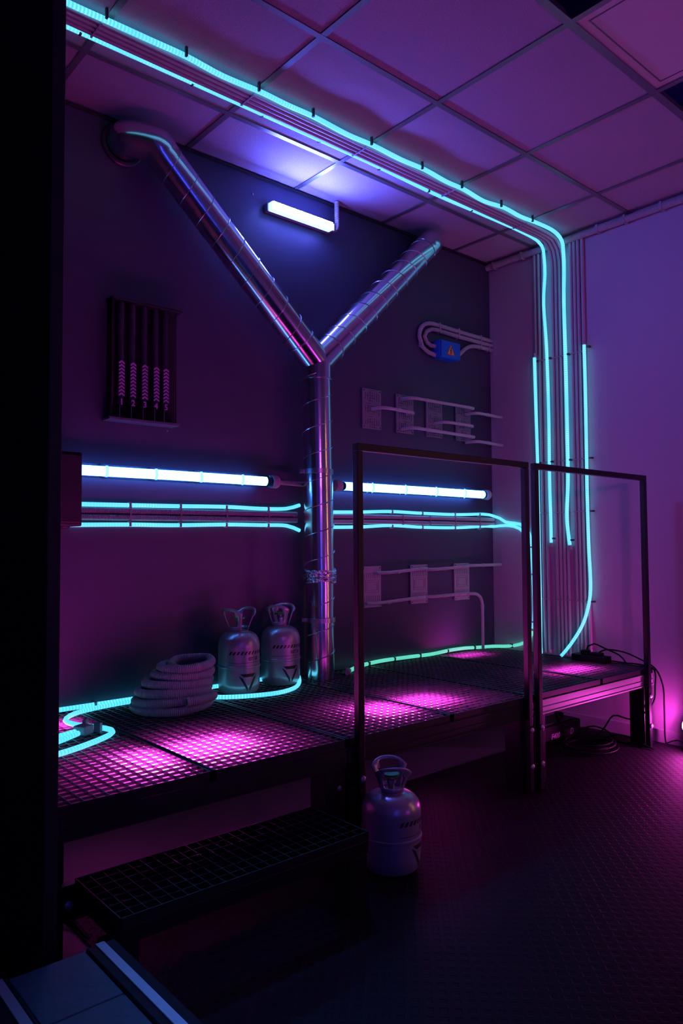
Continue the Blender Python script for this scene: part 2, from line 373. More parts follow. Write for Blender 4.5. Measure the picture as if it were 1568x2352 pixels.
# grating panels: two on each frame
joints = [-0.06, -0.555, -1.0925, -1.61, -2.1275, -2.63, -3.13]
gl = ['nearest the right wall under the power strip', 'second from the right wall behind the right railing', 'between the railing joint and the duct', 'in front of the metal duct', 'under the coiled hose and the left gas cylinder', 'beside the dark partition under the looped rope light']
gm = {}
for k in range(6):
    b, a = joints[k]-0.003, joints[k+1]+0.003
    t = thing('grating_panel', 'galvanised steel grating panel '+gl[k], 'grating', ((a+b)/2, (Y0+Y1)/2, 0.3625), 'grating panels of the walkway')
    zt, zb = DZ, 0.3625
    f = G()
    for p, q in (((a, Y0, zb), (b, Y0+0.003, zt)), ((a, Y1-0.003, zb), (b, Y1, zt)), ((a, Y0, zb), (a+0.008, Y1, zt)), ((b-0.008, Y0, zb), (b, Y1, zt))): f.span(p, q)
    f.build('edge_frame', M_frame, t)
    g = G(); n = round((b-a)/0.0335)
    for i in range(1, n): x = a+(b-a)*i/n; g.span((x-0.0009, Y0+0.003, zt-0.0095), (x+0.0009, Y1-0.003, zt-0.0005))
    m_ = round((Y1-Y0)/0.0335)
    for i in range(1, m_): y = Y0+(Y1-Y0)*i/m_; g.span((a+0.008, y-0.0009, zt-0.0085), (b-0.008, y+0.0009, zt-0.001))
    o = g.build('grating_bars', M_grate, t); o['kind'] = 'stuff'
    g = G(); g.v = [V(p) for p in ((a+.008, Y0+.003, .3785), (b-.008, Y0+.003, .3785), (b-.008, Y1-.003, .3785), (a+.008, Y1-.003, .3785))]; g.f = [(0, 1, 2, 3)]; g.build('frosted_sheet', M_sheet, t)

# floodlights under the grating
def flood(x, y, w_, d_, m, label, z=0.322, tilt=0.0):
    t = thing('floodlight', label, 'lamp', (x, y, z-0.055))
    Rm = Matrix.Rotation(tilt, 3, 'X')
    G().box((x, y, z-0.03), (w_+0.03, d_+0.03, 0.05), Rm).build('housing', M_black_pl, t, bevel=0.004)
    G().box((x, y, z-0.002), (w_, d_, 0.004), Rm).build('lens', m, t)
    g = G()
    for sx in (-1, 1): g.span((x+sx*(w_/2+.003), y-d_/2-.006, z-.004), (x+sx*(w_/2+.006), y+d_/2+.006, z+.021)).span((x-w_/2-.006, y+sx*(d_/2+.003), z-.004), (x+w_/2+.006, y+sx*(d_/2+.006), z+.021))
    g.build('added_baffle', M_black_pl, t)  # unseen collar added to hold the glow to a narrow patch
    ye = Y0+0.01 if y < -0.5 else Y1-0.01
    for sx in (-1, 1):
        g = G(); xx = x+sx*(w_/2+0.026); g.span((xx-0.004, y-0.015, 0.2985), (xx+0.004, y+0.015, z-0.01)).span((xx-0.004, min(y, ye), 0.2985), (xx+0.004, max(y, ye), 0.3015))
        g.build('bracket', M_black_pl, t)
flood(-2.56, -0.80, 0.38, 0.17, M_magenta, 'magenta floodlight glowing through the grating in front of the coiled hose', tilt=0.0)
flood(-1.60, -0.79, 0.42, 0.17, M_magenta, 'magenta floodlight glowing through the grating behind the left railing post', tilt=0.0)
flood(-0.45, -0.79, 0.32, 0.11, M_magenta_lo, 'magenta floodlight glowing through the grating before the power strip', tilt=0.0)
flood(-0.42, -0.13, 0.22, 0.07, M_magenta_lo, 'magenta floodlight under the grating against the back wall by the green rope')
flood(-2.80, -0.20, 0.22, 0.08, M_magenta_lo, 'magenta floodlight under the looped rope light at the left end')

# ================================================================ RAILINGS
def railing(xa, xb, label):
    y, s = -1.0585, 0.0255
    t = thing('railing', label, 'railing', ((xa+xb)/2, y, 0.0072), 'black steel railing sections')
    for x in (xa, xb):
        p = G().span((x-s/2, y-s/2, 0.0075), (x+s/2, y+s/2, 1.335)).build('post', M_steel, t, bevel=0.0025)
        for zz in (0.115, 0.262):
            G().lathe([(0.011, 0), (0.011, 0.005), (0.006, 0.009), (0.001, 0.01)], (x, y-s/2, zz), 10, (0, -1, 0)).build('bolt', M_alu, p)
    G().span((xa-s/2, y-s/2, 1.336), (xb+s/2, y+s/2, 1.336+s)).build('top_rail', M_steel, t, bevel=0.0025)
railing(-2.09, -1.156, 'black square-tube railing section on the left, from the duct side to the joint')
railing(-1.085, -0.152, 'black square-tube railing section on the right, before the conduit bundle')

# ================================================================ STEP
sx0, sx1, sy0, sy1, sz = -3.03, -2.30, -1.325, -1.065, 0.22
t = thing('step', 'low black step with a grating tread in front of the walkway', 'step', (-2.66, -1.2, 0.0072))
for p, q in (((sx0, sy0, 0.160), (sx1, sy0+0.022, sz-0.024)), ((sx0, sy1-0.022, 0.160), (sx1, sy1, sz-0.024)), ((sx0, sy0+.022, 0.160), (sx0+0.03, sy1-.022, sz-0.024)), ((sx1-0.03, sy0+.022, 0.160), (sx1, sy1-.022, sz-0.024))):
    G().span(p, q).build('frame_bar', M_steel, t, bevel=0.002)
tf = G()
for p, q in (((sx0, sy0, sz-.024), (sx1, sy0+.003, sz)), ((sx0, sy1-.003, sz-.024), (sx1, sy1, sz)), ((sx0, sy0, sz-.024), (sx0+.003, sy1, sz)), ((sx1-.003, sy0, sz-.024), (sx1, sy1, sz))): tf.span(p, q)
tf.build('tread_edge', M_dkgrate, t)
for lx in (sx0+0.012, sx1-0.036):
    G().span((lx-0.034, sy0+0.003, 0.0005 if lx < -2.9 else 0.0075), (lx+0.034, sy0+0.073, 0.160)).build('leg', M_steel, t, bevel=0.002)
g = G()
for i in range(1, 22): x = sx0+(sx1-sx0)*i/22; g.span((x-.0009, sy0+.003, 0.198), (x+.0009, sy1-.003, sz-0.001))
for i in range(1, 7): y = sy0+(sy1-sy0)*i/7; g.span((sx0+.003, y-.0009, 0.205), (sx1-.003, y+.0009, sz-0.0015))
o = g.build('tread_bars', M_dkgrate, t); o['kind'] = 'stuff'
t = thing('fixing_rail', 'black steel rail with a bright bolt at the left end of the step', 'rail', (-3.0, -1.06, 0.14))
G().span((-3.13, -1.062, 0.118), (-2.98, -1.043, 0.205)).build('plate', M_steel, t, bevel=0.002)
G().span((-3.13, -1.067, 0.203), (-2.98, -1.043, 0.208)).build('lip', M_frame, t)
G().lathe([(0.011, 0), (0.011, 0.006), (0.004, 0.009)], (-3.045, -1.062, 0.16), 10, (0, -1, 0)).build('bolt', M_alu, t)

# ================================================================ AIR DUCT
J = V((-1.517, -0.135, 1.90)); R0 = 0.070
t = thing('air_duct', 'shiny galvanised Y-shaped spiral air duct standing on the walkway', 'duct', (-1.515, -0.135, DZ))
def helix(g, p, q, r, pitch, r2=0.0022, phase=0.0):
    p = V(p); q = V(q); d = q-p; L = d.length; z = d.normalized(); x = V((0, 1, 0)).cross(z).normalized(); y = z.cross(x)
    n = int(L/pitch*36); pts = []
    for i in range(n+1):
        s_ = i/n*L; a = 2*PI*s_/pitch+phase; pts.append(p+z*s_+(x*math.cos(a)+y*math.sin(a))*(r+0.0006))
    g.tube(pts, r2, 5)
foot = V((-1.503, -0.135, DZ)); kink = V((-1.503, -0.135, 0.87)); top = V((-1.519, -0.135, 1.835))
G().tube([foot, foot+(kink-foot)*0.5, kink], R0*0.95, 40).build('lower_pipe', M_duct, t)
G().tube([kink, kink+(top-kink)*0.3, kink+(top-kink)*0.6, top], R0, 40).build('upright_pipe', M_duct, t)
g = G(); helix(g, foot+V((0, 0, .03)), kink, R0*0.95, 0.125, phase=0.4); helix(g, kink+V((0, 0, .05)), top, R0, 0.125, phase=2.0); g.build('spiral_seam', M_seam, t)
g = G()  # crumpled foil joint
random.seed(3)
for i in range(7):
    zz = 0.848+i*0.0085
    g.tube([V((-1.503, -0.135, zz+random.uniform(-.004, .004)))+V((math.cos(a_), math.sin(a_), 0))*(R0*1.01+random.uniform(-.002, .006))+V((0, 0, random.uniform(-.006, .006))) for a_ in [2*PI*k/26 for k in range(27)]], 0.0045, 5)
g.build('foil_wrap', M_foil, t)
for zz, cx in ((1.372, -1.512), (0.668, -1.504)):
    c = G().lathe([(R0+.0005, -0.012), (R0+0.004, -0.011), (R0+0.004, 0.011), (R0+.0005, 0.012)], (cx, -0.135, zz), 40, close=False).build('clamp', M_seam, t)
    lx, ly = cx-0.075, -0.135+0.03
    G().box((lx-.004, ly, zz), (0.02, 0.012, 0.018)).build('clamp_lug', M_seam, c, bevel=0.001)
    G().lathe([(0.005, 0), (0.005, 0.012), (0.002, 0.014)], (lx-.008, ly-0.006, zz), 8, (0, -1, 0)).build('clamp_screw', M_alu, c)
# Y joint
LB = V((-2.315, -0.135, 2.625)); RB = V((-0.745, -0.135, 2.655))
dl = (LB-J).normalized(); dr = (RB-J).normalized()
y_ = G(); dd = V((0, 0, -1)); NR = 48
for d_, L_ in ((dl, 0.13), (dr, 0.13), (dd, (J-top).length+0.02)):
    X_ = V((0, 1, 0)); Y_ = d_.cross(X_).normalized(); b_ = len(y_.v); rings = []
    ring0 = []
    for k in range(NR):
        a_ = 2*PI*k/NR; o_ = (X_*math.cos(a_)+Y_*math.sin(a_))*R0*1.01
        tk = max(-o_.dot(d_-e_)/d_.dot(d_-e_) for e_ in (dl, dr, dd) if e_ is not d_)
        ring0.append(J+o_+d_*tk)
    y_.v += ring0
    y_.v += [p+d_*(L_-(p-J).dot(d_)) for p in ring0]
    for k in range(NR): k2 = (k+1) % NR; y_.smooth.add(len(y_.f)); y_.f.append((b_+k, b_+k2, b_+NR+k2, b_+NR+k))
y_.build('branch_joint', M_duct, t)
for d_ in (dl, dr):
    G().lathe([(R0, -.004), (R0+.0035, -.003), (R0+.0035, .003), (R0, .004)], J+d_*0.13, 40, d_, close=False).build('joint_bead', M_seam, t)
G().lathe([(R0*1.03, -.004), (R0*1.03+.002, -.003), (R0*1.03+.002, .003), (R0*1.03, .004)], top-V((0, 0, .02)), 40, close=False).build('joint_bead', M_seam, t)
G().lathe([(0.006, 0), (0.005, 0.004), (0.001, 0.006)], J+dr*0.10+V((0.03, -0.058, 0)), 8, (0, -1, 0)).build('rivet', M_decal, t)
G().tube([J+dl*0.12, LB], R0*1.0, 40).build('branch_pipe', M_duct, t)
G().tube([J+dr*0.12, RB], R0*1.0, 40).build('branch_pipe', M_duct, t)
g = G(); helix(g, J+dl*0.15, LB, R0*1.0, 0.105, phase=1.0); helix(g, J+dr*0.15, RB, R0*1.0, 0.105, phase=0.0); g.build('spiral_seam', M_seam, t)
def elbow(P0, d, end, name='elbow'):
    m1 = V(P0)+d*0.07+V((0, 0.004, 0)); pts = [V(P0)-d*0.01, V(P0)+d*.02, m1, V((end[0]-0.005*(1 if d.x > 0 else -1), -0.075, end[1]-0.003)), V((end[0], -0.03, end[1])), V((end[0], -0.002, end[1]))]
    G().tube(catmull(pts, 0.008), R0*1.03, 40).build(name, M_duct, t)
elbow(LB, dl, (-2.45, 2.698)); elbow(RB, dr, (-0.655, 2.705))
for c in ((-2.45, 2.695), (-0.655, 2.70)):
    G().lathe([(0.078, 0.0), (0.088, 0.002), (0.090, 0.008), (0.086, 0.012), (0.074, 0.012)], (c[0], -0.002, c[1]), 40, (0, -1, 0), close=False).build('wall_collar', M_frame, t)

# ================================================================ WALL TUBES (fluorescents in clear sleeves)
def wall_tube(xa, xb, ea, eb, z, label):
    y = -0.062
    t = thing('tube_lamp', label, 'lamp', ((xa+xb)/2, y, z-0.03), 'blue-white tube lamps on the dark wall')
    G().tube([(ea, y, z), ((ea+eb)/2, y, z+.001), (eb, y, z)], 0.0175, 14).build('tube', M_tube, t)
    s = G(); n = 28; x0, x1 = xa+0.03, xb-0.03
    s.tube([(x0, y, z), (x1, y, z)], 0.0285, 32, caps=False); s.build('clear_sleeve', M_glass, t)
    for x, d_ in ((xa, 1), (xb, -1)):
        G().lathe([(0.012, 0), (0.027, 0.004), (0.031, 0.012), (0.031, 0.036), (0.0288, 0.04)], (x, y, z), 24, (d_, 0, 0)).build('end_cap', M_conduit, t)
    for x, d_ in ((ea, -1), (eb, 1)):
        G().lathe([(0.0175, 0), (0.0175, 0.022), (0.010, 0.03)], (x, y, z), 16, (d_, 0, 0)).build('tube_socket', M_pcb, t)
    k = max(3, round((xb-xa)/0.23))
    for i in range(1, k):
        x = xa+(xb-xa)*i/k
        G().lathe([(0.029, -0.006), (0.031, -0.005), (0.031, 0.005), (0.029, 0.006)], (x, y, z), 24, (1, 0, 0), close=False).box((x, -0.016, z), (0.012, 0.031, 0.02)).build('wall_clip', M_glass, t)
wall_tube(-2.75, -1.695, -2.70, -1.765, 1.319, 'blue-white tube lamp on the dark wall left of the duct')
wall_tube(-1.352, -0.115, -1.285, -0.170, 1.319, 'blue-white tube lamp on the dark wall right of the duct')
o = G().tube([(-1.695, -0.062, 1.318), (-1.62, -0.06, 1.317), (-1.50, -0.045, 1.316)], 0.0115, 12).build('connecting_conduit', M_corr)
tag(o, 'short grey conduit between the left tube lamp and the duct', 'conduit')
# upper white batten
t = thing('batten_lamp', 'short glaring white batten lamp high on the dark wall between the duct branches', 'lamp', (-1.54, -0.05, 2.60))
G().span((-1.73, -0.03, 2.622), (-1.345, -0.0005, 2.662)).build('mounting_channel', M_pcb, t, bevel=0.003)
G().span((-1.725, -0.064, 2.619), (-1.35, -0.03, 2.660)).build('side_diffuser', M_batten_side, t, bevel=0.004)
G().span((-1.722, -0.068, 2.622), (-1.353, -0.0645, 2.657)).build('light_bar', M_batten, t)
G().span((-1.35, -0.06, 2.62), (-1.335, -0.0005, 2.66)).build('end_cap', M_pcb, t, bevel=0.002)
o = G().tube(catmull([(-1.335, -0.04, 2.636), (-1.315, -0.04, 2.640), (-1.303, -0.04, 2.665), (-1.303, -0.04, 2.72), (-1.303, -0.04, H-0.002)], 0.01), 0.012, 12).build('feed_conduit', M_corr)
tag(o, 'bent grey conduit from the batten lamp up to the ceiling', 'conduit')
o = G().lathe([(0.006, 0), (0.005, 0.004), (0.001, 0.006)], (-1.796, -0.0005, 2.692), 10, (0, -1, 0)).build('wall_screw', M_alu)
tag(o, 'small screw head in the wall left of the batten lamp', 'screw')

# black junction box at the left
t = thing('cable_box', 'black cable box on the dark wall where the tube and ropes begin', 'box', (-2.74, -0.08, 1.09))
G().span((-2.83, -0.16, 1.098), (-2.665, -0.0005, 1.375)).build('casing', M_black_pl, t, bevel=0.006)
G().span((-2.825, -0.172, 1.11), (-2.672, -0.16, 1.365)).build('lid', M_black_pl, t, bevel=0.004)
for x in (-2.79, -2.71): G().lathe([(0.001, 0), (0.022, 0.002), (0.026, 0.012)], (x, -0.09, 1.088), 16).build('cable_gland', M_black_pl, t)

# ================================================================ ROPES AND CONDUITS
def saddle(g, c, r, axis='x', wall='y', off=0.0):
    """small clip round a run lying on a wall: axis of run, wall normal axis"""
    c = V(c); d = {'x': (0.008, 0, 0), 'y': (0, 0.008, 0), 'z': (0, 0, 0.008)}[axis]; s = [2*r+0.005]*3
    s['xyz'.index(axis)] = 0.009
    g.box(c, s)
def run(name, pts, r, m, label, cat, clips=(), clipm=None, clipdim=None, n=10, step=0.03, group=None, ends=False, clipname='clip'):
    P = catmull(pts, step)
    if clips or ends:
        t = thing(name, label, cat, tuple(P[0]), group)
        G().tube(P, r, n).build('glowing_tube' if 'rope' in name else 'pipe', m, t)
        for c in clips:
            dm = clipdim(c) if callable(clipdim) else clipdim
            G().box(c, dm).build(clipname, clipm or M_clip, t)
        if ends:
            for e in ends:
                d_ = (P[1]-P[0]).normalized() if e == 0 else (P[-2]-P[-1]).normalized(); p = P[0] if e == 0 else P[-1]
                G().tube([p-d_*0.018, p+d_*0.006], r*1.15, n).build('end_cap', M_wclip, t)
        return t
    o = G().tube(P, r, n).build(name, m); tag(o, label, cat, group); return o
RR = 0.009
# --- on the dark wall
yl = -0.0115
ulx = [-2.66, -2.41, -2.21, -1.95, -1.76, -1.61, -1.53]; ulz = [1.189, 1.191, 1.193, 1.197, 1.194, 1.198, 1.217]
run('rope_light', [(x, yl, z) for x, z in zip(ulx, ulz)], RR, M_rope, 'cyan rope light left of the duct, upper of the two on the dark wall', 'rope light',
    [(x, yl, 1.193) for x in (-2.41, -2.18, -1.95, -1.72)], M_wclip, (0.009, 0.022, 0.021))
llz = [1.107, 1.111, 1.111, 1.117, 1.117, 1.116, 1.093]
run('rope_light', [(x, yl, z) for x, z in zip(ulx, llz)], RR, M_rope, 'cyan rope light left of the duct, lower of the two on the dark wall', 'rope light',
    [(x, yl, 1.114) for x in (-2.41, -2.18, -1.95, -1.72)], M_wclip, (0.009, 0.022, 0.021))
for z, nm in ((1.165, 'upper'), (1.137, 'lower')):
    run('conduit', [(-2.66, -0.0135, z+0.002), (-2.2, -0.0135, z+.004), (-1.8, -0.0135, z+.006), (-1.55, -0.0135, z+.006)], 0.0125, M_corr,
        f'corrugated grey conduit left of the duct, {nm} of the pair between two cyan ropes', 'conduit',
        [(x, -0.0135, z+.005) for x in (-2.41, -2.18, -1.95, -1.72)], M_wclip, (0.007, 0.026, 0.028), n=12)
    run('conduit', [(-1.45, -0.0135, z+0.001), (-1.0, -0.0135, z+.006), (-.5, -0.0135, z+.006), (-0.012, -0.0135, z+0.006)], 0.0115, M_conduit,
        f'smooth grey conduit right of the duct, {nm} of the pair between two cyan ropes', 'conduit',
        [(x, -0.0135, z+.005) for x in (-1.12, -0.82, -0.60, -0.38, -0.15)], M_wclip, (0.007, 0.025, 0.026), n=12)
run('rope_light', [(-1.45, yl, 1.188), (-1.336, yl, 1.188), (-1.127, yl, 1.193), (-0.903, yl, 1.201), (-0.661, yl, 1.197), (-0.36, yl, 1.196), (-0.11, -.012, 1.204), (-0.03, -0.022, 1.196), (-0.011, -0.06, 1.180),
     (-0.011, -0.105, 1.155), (-0.011, -0.169, 1.146), (-0.011, -0.215, 1.138), (-0.011, -0.262, 1.106), (-0.011, -0.29, 1.04), (-0.011, -0.294, 0.94), (-0.011, -0.299, 0.8), (-0.011, -0.301, 0.63), (-0.011, -0.292, 0.52)], RR, M_rope,
    'upper cyan rope light right of the duct, turning down the light wall', 'rope light',
    [(x, yl, 1.198) for x in (-0.90, -0.66, -0.38, -0.15)]+[(-0.011, -0.297, 1.0), (-0.011, -0.298, 0.84), (-0.011, -0.299, 0.56)], M_wclip, lambda c: (0.009, 0.022, 0.021) if c[1] > -0.05 else (0.022, 0.021, 0.009))
run('rope_light', [(-1.45, yl, 1.111), (-1.336, yl, 1.111), (-1.128, yl, 1.115), (-0.904, yl, 1.125), (-0.662, yl, 1.118), (-0.362, yl, 1.118), (-0.08, -.012, 1.13), (-0.022, -0.026, 1.128), (-0.011, -0.06, 1.132), (-0.011, -0.105, 1.133), (-0.011, -0.169, 1.126), (-0.011, -0.208, 1.112), (-0.011, -0.245, 1.085)], RR, M_rope,
    'cyan rope light right of the duct, lower one, ending on the light wall', 'rope light',
    [(x, yl, 1.119) for x in (-0.90, -0.66, -0.38, -0.15)], M_wclip, (0.009, 0.022, 0.021))
# --- big bundle on the right wall and ceiling
wallx = -0.0115; cz = 2.776
def vclips(y, zs, dim=(0.024, 0.024, 0.009)): return [(wallx, y, z) for z in zs]
bz = [2.10, 1.495, 1.20, 0.70]
ords = ['first', 'second', 'third', 'fourth', 'fifth', 'sixth', 'seventh', 'eighth', 'ninth', 'tenth', 'eleventh']
ci = 0
for y in (-0.3475, -0.3745, -0.402):
    run('conduit', [(wallx, y, 2.742), (wallx, y, 1.5), (wallx, y-0.004, DZ+0.001)], 0.0098, M_conduit, f'{ords[ci]} grey conduit from the left in the vertical bundle on the light wall', 'conduit',
        vclips(y, bz), M_wclip, (0.0235, 0.0235, 0.006), n=10, step=0.3, group='conduits of the vertical bundle'); ci += 1
for i, y in enumerate((-0.4655, -0.4895, -0.5135, -0.5375)):
    yc = -0.473-0.0233*i
    run('conduit', [(-3.12, yc, cz), (-2.0, yc, cz), (-0.5, yc, cz), (-0.16-.0*i, yc, cz-.001), (-0.085, (yc+y)/2, cz-0.008), (-0.03, y, cz-0.05), (wallx-.001, y, cz-0.11), (wallx, y, 2.3), (wallx, y, 1.2), (wallx, y-.004, DZ+.001)], 0.0098, M_conduit,
        f'{ords[ci]} grey conduit from the left in the wall bundle, bending onto the ceiling', 'conduit', vclips(y, bz)+[(x, yc, cz) for x in (-2.768, -2.16, -1.57, -0.97, -0.38)], M_wclip,
        lambda c: (0.0235, 0.0235, 0.006) if c[2] < 2.7 else (0.006, 0.0235, 0.0235), n=10, step=0.04, group='conduits of the vertical bundle'); ci += 1
for y in (-0.589, -0.6125, -0.6365, -0.6625):
    run('conduit', [(wallx, y, 2.742), (wallx, y, 1.5), (wallx, y-0.003, DZ+0.001)], 0.0098, M_conduit, f'{ords[ci]} grey conduit from the left in the vertical bundle on the light wall', 'conduit',
        vclips(y, bz), M_wclip, (0.0235, 0.0235, 0.006), n=10, step=0.3, group='conduits of the vertical bundle'); ci += 1
# two conduits run on behind the short ropes
run('rope_light', [(-3.12, -0.443, cz+.002), (-2.84, -0.446, cz+.002), (-2.37, -0.449, cz+.002), (-1.84, -0.452, cz+.002), (-1.44, -0.452, cz+.002), (-1.0, -0.440, cz+.002), (-0.65, -0.448, cz+.002), (-0.32, -0.452, cz+.002), (-0.12, -0.445, cz-0.004), (-0.045, -0.432, cz-.035), (-0.0305, -0.428, cz-.09),
     (-0.0305, -0.430, 2.60), (-0.0305, -0.418, 2.43), (-0.0305, -0.432, 2.16), (-0.0305, -0.438, 1.78), (-0.0305, -0.436, 1.40), (-0.0305, -0.439, 1.143), (-0.0305, -0.439, 1.02)], RR, M_rope,
    'cyan rope light along the ceiling, inner one, hanging down the bundle to a cut end', 'rope light', [(x, -0.447, cz+.004) for x in (-2.80, -2.37, -2.05, -1.75, -1.39, -1.05, -0.72, -0.38)]+[(-0.022, -0.452, z) for z in (2.10, 1.495, 1.05)], M_clip,
    lambda c: (0.008, 0.014, 0.024) if c[2] > 2.7 else (0.024, 0.012, 0.01), ends=(1,))
run('rope_light', [(-3.12, -0.57, cz-.006), (-2.887, -0.566, cz-.006), (-2.755, -0.569, cz-.005), (-2.614, -0.577, cz-.008), (-2.463, -0.576, cz-.004), (-2.315, -0.573, cz-.01), (-2.149, -0.576, cz-.004), (-2.021, -0.582, cz-.01), (-1.886, -0.579, cz-.004), (-1.70, -0.577, cz-.01), (-1.55, -0.577, cz-.004), (-1.38, -0.58, cz-.01), (-1.223, -0.58, cz-.004), (-1.07, -0.577, cz-.01), (-0.935, -0.573, cz-.004), (-0.77, -0.566, cz-.01), (-0.618, -0.579, cz-.004), (-0.48, -0.58, cz-.01), (-0.347, -0.582, cz-.004), (-0.20, -0.590, cz-.008), (-0.10, -0.578, cz-.02), (-0.045, -0.562, cz-.045), (-0.030, -0.556, cz-.10),
     (-0.0305, -0.557, 2.594), (-0.0305, -0.552, 2.392), (-0.0305, -0.556, 2.012), (-0.0305, -0.557, 1.636), (-0.0305, -0.556, 1.388), (-0.0305, -0.545, 1.19), (-0.0305, -0.55, 1.09), (-0.0305, -0.561, 1.005)], 0.0105, M_rope,
    'cyan rope light along the ceiling, outer one with dark hangers, running down the bundle', 'rope light',
    [(x, -0.593, cz+0.001) for x in (-2.768, -2.475, -2.164, -1.899, -1.574, -1.253, -0.97, -0.658, -0.384)]+[(-0.022, -0.571, z) for z in (2.10, 1.495, 1.04)], M_clip,
    lambda c: (0.008, 0.010, 0.034) if c[2] > 2.7 else (0.024, 0.012, 0.01), ends=(1,))
run('rope_light', [(-0.0305, -0.3475, 2.129), (-0.0305, -0.352, 1.79), (-0.0305, -0.357, 1.453), (-0.0305, -0.357, 1.017), (-0.03, -0.358, 0.636), (-0.055, -0.372, 0.47), (-0.085, -0.395, DZ+0.003)], RR, M_rope,
    'short cyan rope light on the left edge of the bundle, passing behind the railing posts', 'rope light', [(-0.020, -0.366, 2.10), (-0.020, -0.371, 1.495)], M_clip, (0.02, 0.010, 0.01), ends=(0,))
run('rope_light', [(-0.03, -0.674, 2.138), (-0.03, -0.676, 1.867), (-0.03, -0.675, 1.476), (-0.03, -0.674, 1.306), (-0.03, -0.677, 1.016), (-0.03, -0.683, 0.776), (-0.034, -0.664, 0.655), (-0.05, -0.635, 0.56), (-0.07, -0.575, 0.457), (-0.093, -0.53, DZ+0.003)], RR, M_rope,
    'cyan rope light on the right edge of the bundle, swinging down to the grating', 'rope light', [(-0.016, -0.693, 2.12), (-0.016, -0.695, 1.495), (-0.016, -0.695, 1.20), (-0.018, -0.69, 0.70)], M_clip, (0.024, 0.016, 0.009), ends=(0,))
# trunk conduit in the corner of right wall and ceiling
run('trunk_conduit', [(-0.024, 0.0-0.004, 2.762), (-0.024, -1.0, 2.760), (-0.024, -2.5, 2.760), (-0.024, -4.9, 2.76)], 0.019, M_corr, 'thick corrugated conduit along the top of the light wall under the ceiling', 'conduit',
    [(-0.022, y, 2.76) for y in (-0.06, -0.27, -0.77, -0.93, -1.13, -1.6, -2.2)], M_wclip, (0.043, 0.012, 0.043), n=14, step=0.5)
# --- ropes on the walkway
RZ = DZ+RR+0.0008
run('rope_light', [(-3.10, -0.012, RZ), (-2.69, -0.013, RZ), (-2.42, -0.014, RZ), (-2.2, -0.014, RZ), (-2.0, -0.013, RZ), (-1.80, -0.0125, RZ), (-1.69, -0.0125, RZ), (-1.63, -0.03, RZ), (-1.600, -0.07, RZ)], RR, M_rope,
    'cyan rope light lying along the foot of the dark wall behind the hose', 'rope light', [(-2.55, -0.014, RZ)], M_wclip, (0.009, 0.022, 0.022))
run('rope_light', [(-3.12, -0.66, RZ), (-2.917, -0.615, RZ), (-2.80, -0.565, RZ), (-2.70, -0.50, RZ), (-2.668, -0.44, RZ), (-2.69, -0.37, RZ), (-2.73, -0.29, RZ), (-2.735, -0.20, RZ), (-2.67, -0.115, RZ), (-2.55, -0.07, RZ), (-2.40, -0.055, RZ), (-2.25, -0.06, RZ), (-2.16, -0.16, RZ), (-2.10, -0.235, RZ), (-2.0, -0.29, RZ), (-1.88, -0.315, RZ), (-1.77, -0.28, RZ), (-1.68, -0.20, RZ+.002), (-1.625, -0.125, RZ+0.012)], RR, M_rope,
    'cyan rope light in an S-bend on the grating, running past the gas cylinders', 'rope light')
run('rope_light', [(-3.12, -0.485, RZ), (-2.95, -0.445, RZ), (-2.83, -0.405, RZ), (-2.765, -0.395, RZ+.004)], RR, M_rope, 'short cyan rope end plugged into a connector at the S-bend, upper strand', 'rope light')
run('rope_light', [(-3.12, -0.56, RZ), (-2.96, -0.52, RZ), (-2.86, -0.47, RZ), (-2.775, -0.425, RZ+.004)], RR, M_rope, 'short cyan rope end plugged into a connector at the S-bend, lower strand', 'rope light')
t = thing('rope_connector', 'grey-green rope light connector clipped at the S-bend on the grating', 'connector', (-2.745, -0.385, DZ))
G().box((-2.748, -0.40, DZ+0.017), (0.045, 0.05, 0.03), Matrix.Rotation(0.5, 3, 'Z')).build('body', M_wclip, t, bevel=0.004)
G().box((-2.728, -0.365, DZ+0.022), (0.03, 0.012, 0.042), Matrix.Rotation(0.9, 3, 'Z')).build('clip', M_wclip, t, bevel=0.002)
G().box((-2.70, -0.405, DZ+0.018), (0.012, 0.03, 0.034), Matrix.Rotation(0.4, 3, 'Z')).build('clip', M_wclip, t, bevel=0.002)
GZ = DZ+0.0105
run('rope_light', [(-1.31, -0.12, GZ), (-1.22, -0.07, GZ), (-1.127, -0.036, GZ+.001), (-1.02, -0.024, GZ+.004), (-0.916, -0.02, GZ+.004), (-0.76, -0.02, GZ+.002), (-0.604, -0.024, GZ), (-0.45, -0.022, GZ+.006), (-0.32, -0.024, GZ+.006), (-0.20, -0.03, GZ), (-0.10, -0.06, GZ), (-0.035, -0.13, GZ+.002), (-0.016, -0.20, GZ+.018), (-0.0125, -0.262, GZ+0.05), (-0.0125, -0.29, 0.50)], 0.0098, M_green_rope,
    'greenish rope light along the back edge of the grating, right of the duct', 'rope light',
    [(-1.10, -0.036, GZ+.001), (-0.90, -0.022, GZ+.002), (-0.70, -0.022, GZ+.002), (-0.47, -0.024, GZ+.002), (-0.235, -0.03, GZ), (-0.03, -0.15, GZ+.006)], M_clip, (0.008, 0.023, 0.024))
t = thing('taped_connector', 'taped rope light connector on the grating right of the duct foot', 'connector', (-1.335, -0.14, DZ))
G().tube([(-1.36, -0.165, DZ+0.014), (-1.335, -0.142, DZ+0.014), (-1.312, -0.122, DZ+0.013)], 0.0125, 12).build('sleeve', M_wclip, t)
G().box((-1.33, -0.13, DZ+0.026), (0.03, 0.012, 0.006), Matrix.Rotation(0.7, 3, 'Z')).build('tape_tab', M_wclip, t)

